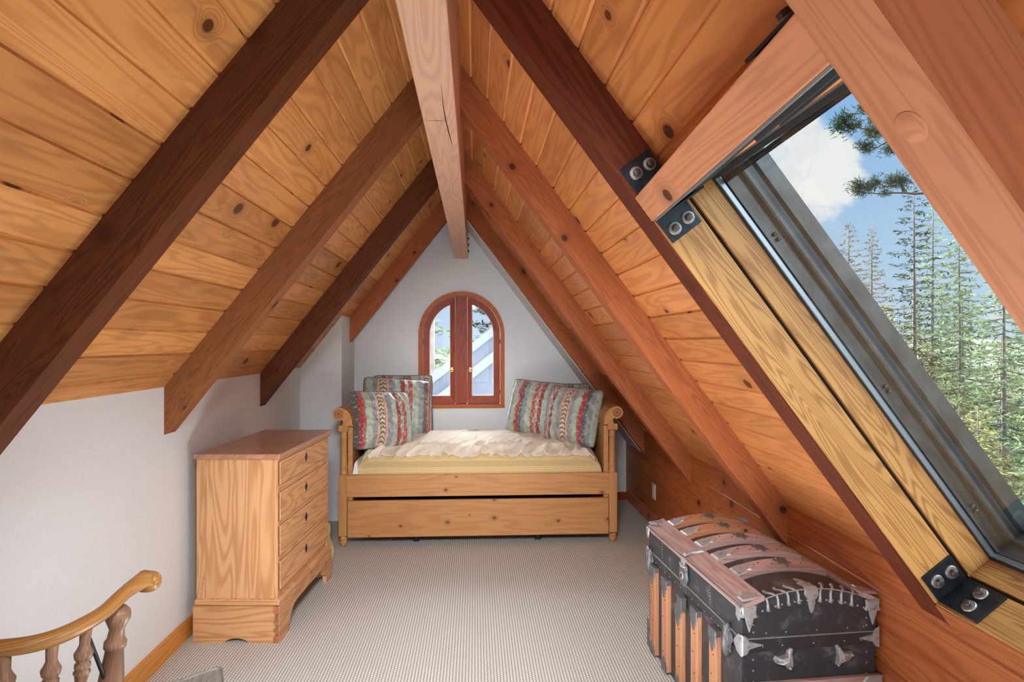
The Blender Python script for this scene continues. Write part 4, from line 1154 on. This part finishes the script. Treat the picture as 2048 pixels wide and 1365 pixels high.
# the near pine whose branches reach in from the right
near = thing('pine_tree', 'near pine behind the plugged rafter whose dark branches cross the sky', 'tree', (0, 0, 0))
D = 7.0
def at(px, py, d=D): return ray(px, py)*d + V((0, 0, EYE))
base = at(2140, 686); near.location = (base.x, base.y, GZ); off = V((base.x, base.y, GZ))
tb, nbm = MB(), MB()
tb.tube([V((0, 0, k*1.2)) for k in range(10)], [.17-.013*k for k in range(10)], 10)
def spray(c, dirn, n, s_, r):
    for k in range(n):
        u = (V(dirn)*.55 + V((r.gauss(0, .6), r.gauss(0, .6), r.gauss(0, .6)))).normalized()
        q = c + V((r.gauss(0, s_*.5), r.gauss(0, s_*.5), r.gauss(0, s_*.38)))
        w = s_*r.uniform(.5, .9); sd = u.cross(V((r.gauss(0, 1), r.gauss(0, 1), r.gauss(0, 1)))).normalized()
        nbm.add([q - u*w*.2, q + sd*w*.07 + u*w*.3, q + u*w, q - sd*w*.07 + u*w*.3], [(0, 1, 2, 3)], u)
r = random.Random(4)
brs = [[(2140, 330), (1900, 300), (1790, 268), (1755, 264), (1728, 258), (1690, 248)], [(2140, 380), (1850, 305), (1800, 280), (1772, 285), (1752, 296), (1738, 294)], [(2140, 360), (1830, 388), (1810, 386), (1785, 386), (1760, 388), (1728, 385)], [(1810, 386), (1802, 368), (1790, 372), (1765, 374)], [(2140, 250), (1800, 215), (1765, 210), (1745, 230)]]
for bi, b in enumerate(brs):
    p = [at(x, y, D + .1*bi) - off for x, y in b]
    tb.tube(p, [.03, .014, .011, .009, .007, .005][:len(p)], 6)
cl = [(1680, 252, .11), (1692, 240, .12), (1700, 256, .1), (1716, 250, .07), (1740, 262, .08), (1752, 270, .08), (1730, 216, .1), (1740, 200, .1), (1752, 240, .1), (1768, 258, .1), (1728, 290, .09), (1738, 298, .09), (1780, 300, .09), (1790, 290, .1), (1716, 372, .1), (1722, 382, .1), (1742, 374, .09), (1752, 366, .09), (1772, 385, .07), (1785, 362, .1), (1800, 358, .1), (1808, 366, .09), (1775, 238, .12), (1800, 230, .14), (1840, 250, .2)]
for x, y, s_ in cl: spray(at(x, y) - off, (-.7, .2, .25), 190, s_*.9, r)
tb.build('trunk', M['bark_d'], near); nbm.build('needles', M['needle_d'], near)
# ground
gm = plain('forest floor', lin(62, 66, 42), .95, var=.3, scale=1.5)
mb = MB(); n = 20
gv = [V((-30 + 80*i/n, -12 + 72*j/n, GZ + max(0, (math.hypot(-30+80*i/n, -12+72*j/n)-14)*.10) - .15)) for i in range(n+1) for j in range(n+1)]
mb.add(gv, [(i*(n+1)+j, (i+1)*(n+1)+j, (i+1)*(n+1)+j+1, i*(n+1)+j+1) for i in range(n) for j in range(n)], (1, 0, 0))
o = mb.build('ground', gm); struct(o)

# seen through the arched window: grey sided wing with slanting white rake boards, tree trunk
M['siding'] = plain('pale grey siding', lin(128, 134, 150), .8, var=.06, scale=3)
M['rake'] = plain('white rake board', lin(164, 168, 176), .7)
bt = thing('neighbour_wing', 'pale grey sided house wing with slanting white rake boards outside the arched window', 'building', (0, 8.2, 0))
def wz(x): return 1.30 + (x+.13)*.78
mb = MB()
k = 0
x = -1.2
while x < 2.2:
    mb.prism([(x, -4.2), (x+.088, -4.2), (x+.088, wz(x+.088)), (x, wz(x))], 0, .08, lambda a, b, d: (a, d, b), (0, 0, 1)); x += .09
mb.build('siding', M['siding'], bt, bevel=.003)
mb = MB()
for dz, w in ((0, .085), (-.34, .10)):
    mb.prism([(-1.4, wz(-1.4)+dz-w), (2.3, wz(2.3)+dz-w), (2.3, wz(2.3)+dz+.05), (-1.4, wz(-1.4)+dz+.05)], -.07, .0, lambda a, b, d: (a, d, b), (1, 0, .78))
mb.build('rake_board', M['rake'], bt)
tree('fir', 'needle', (-1.6, 13.5, GZ), 1.05, .8, 'green fir seen through the top of the arched window')
tree('spruce', 'needle_d', (.6, 14.5, GZ), .95, 2.8, 'dark spruce seen through the right pane of the arched window')
tk = MB(); tk.tube([(-.74, 9.2, GZ), (-.72, 9.2, 0), (-.70, 9.2, 4)], [.13, .11, .09], 14)
o = tk.build('tree_trunk', plain('pale birch bark', lin(140, 126, 116), .9, var=.2, scale=8)); tag(o, 'pale bare tree trunk outside the left pane of the arched window', 'tree')

# ------------------------------------------------------------------ sky
N = NT('sky', True)
d = N.n('ShaderNodeTexCoord').outputs['Generated']
x, y, z = N.sep(d)
g = N.smooth(z, -.1, .5)
skyc = N.mix(g, lin(204, 228, 248), lin(132, 188, 246))
nz = N.noise(d, 7.5, 7, .2, .6)
c = ray(1610, 350).normalized()
vm = N.n('ShaderNodeVectorMath', operation='DOT_PRODUCT'); N.set(vm.inputs[0], d); vm.inputs[1].default_value = c
blob = N.smooth(vm.outputs['Value'], .9945, .9995)
c2 = ray(1780, 520).normalized()
vm2 = N.n('ShaderNodeVectorMath', operation='DOT_PRODUCT'); N.set(vm2.inputs[0], d); vm2.inputs[1].default_value = c2
blob2 = N.math('MULTIPLY', N.smooth(vm2.outputs['Value'], .995, 1.0), .55)
cov = N.math('ADD', N.math('ADD', nz, N.math('MULTIPLY', blob, .32)), N.math('MULTIPLY', blob2, .22))
cl_ = N.smooth(cov, .63, .76)
shade = N.noise(d, 16, 4)
cc = N.mix(N.smooth(shade, .4, .7), (1.0, 1.0, 1.0), (.86, .89, .95))
col = N.mix(cl_, skyc, cc)
bg = N.n('ShaderNodeBackground'); N.set(bg.inputs[0], col); bg.inputs[1].default_value = .76
o = N.n('ShaderNodeOutputWorld'); N.t.links.new(bg.outputs[0], o.inputs[0])

# ------------------------------------------------------------------ light
def sun(name, az, el, ang, e, col=(1, 1, 1)):
    l = bpy.data.lights.new(name, 'SUN'); l.energy = e; l.angle = math.radians(ang); l.color = col
    o = bpy.data.objects.new(name, l); COL.objects.link(o)
    # az measured from +y towards +x, where the light comes from
    a, b = math.radians(az), math.radians(el)
    dirn = V((math.sin(a)*math.cos(b), math.cos(a)*math.cos(b), math.sin(b)))
    o.rotation_euler = dirn.to_track_quat('Z', 'Y').to_euler(); o.location = dirn*20
    return o
def area(name, loc, target, sx, sy, e, col=(1, 1, 1)):
    l = bpy.data.lights.new(name, 'AREA'); l.shape = 'RECTANGLE'; l.size = sx; l.size_y = sy; l.energy = e; l.color = col
    o = bpy.data.objects.new(name, l); COL.objects.link(o); o.location = loc
    o.rotation_euler = (V(loc)-V(target)).to_track_quat('Z', 'Y').to_euler(); return o
CW = (.90, .96, 1.0)
sun('daylight', 97, 44, 55, 7.0, CW)
sun('low_daylight', 152, 15, 24, .6, CW)
sun('end_daylight', -4, 32, 60, 36.0, CW)
area('gable_fill', (-.2, Y0+.04, 1.15), (-.1, 2.5, .9), 1.0, 1.2, 3, CW)  # added fill light from behind the camera
area('upward_fill', (.45, .75, .35), (.6, 1.4, 2.2), .9, .6, 11, (.95, .98, 1))  # added unseen fill from below, brightens the near slopes
area('upward_fill', (-.1, 1.9, .12), (-.05, 2.7, 2.3), .8, .3, 12.5, (.95, .98, 1))  # second added fill at floor level, brightens the rafter undersides
l = area('floor_fill', (-.1, .35, 2.12), (-.05, 3.2, 0), .4, .4, 15, (.95, .98, 1)); l.data.spread = math.radians(65)  # added overhead fill, brightens the carpet for bounce
l = area('end_wall_fill', (-.1, .55, 2.1), (-.1, 5.3, 1.0), .2, .2, 2.0, (.95, .98, 1)); l.data.spread = math.radians(30)  # added overhead fill aimed at the bed and end wall

cam = bpy.data.cameras.new('camera'); co = bpy.data.objects.new('camera', cam); COL.objects.link(co)
co.location = (0, 0, EYE); co.rotation_euler = (PI/2, 0, -PSI)
cam.sensor_width = 36; cam.lens = F_PX*36/2048; cam.shift_y = 3.5/2048; cam.clip_start = .02; cam.clip_end = 300
S.camera = co
S.view_settings.view_transform = 'Standard'; S.view_settings.look = 'None'; S.view_settings.gamma = 1; S.view_settings.use_curve_mapping = False
S.view_settings.exposure = 0.4
S.cycles.use_denoising = True
S.cycles.max_bounces = 8; S.cycles.diffuse_bounces = 5; S.cycles.transparent_max_bounces = 16
S.cycles.sample_clamp_indirect = 6
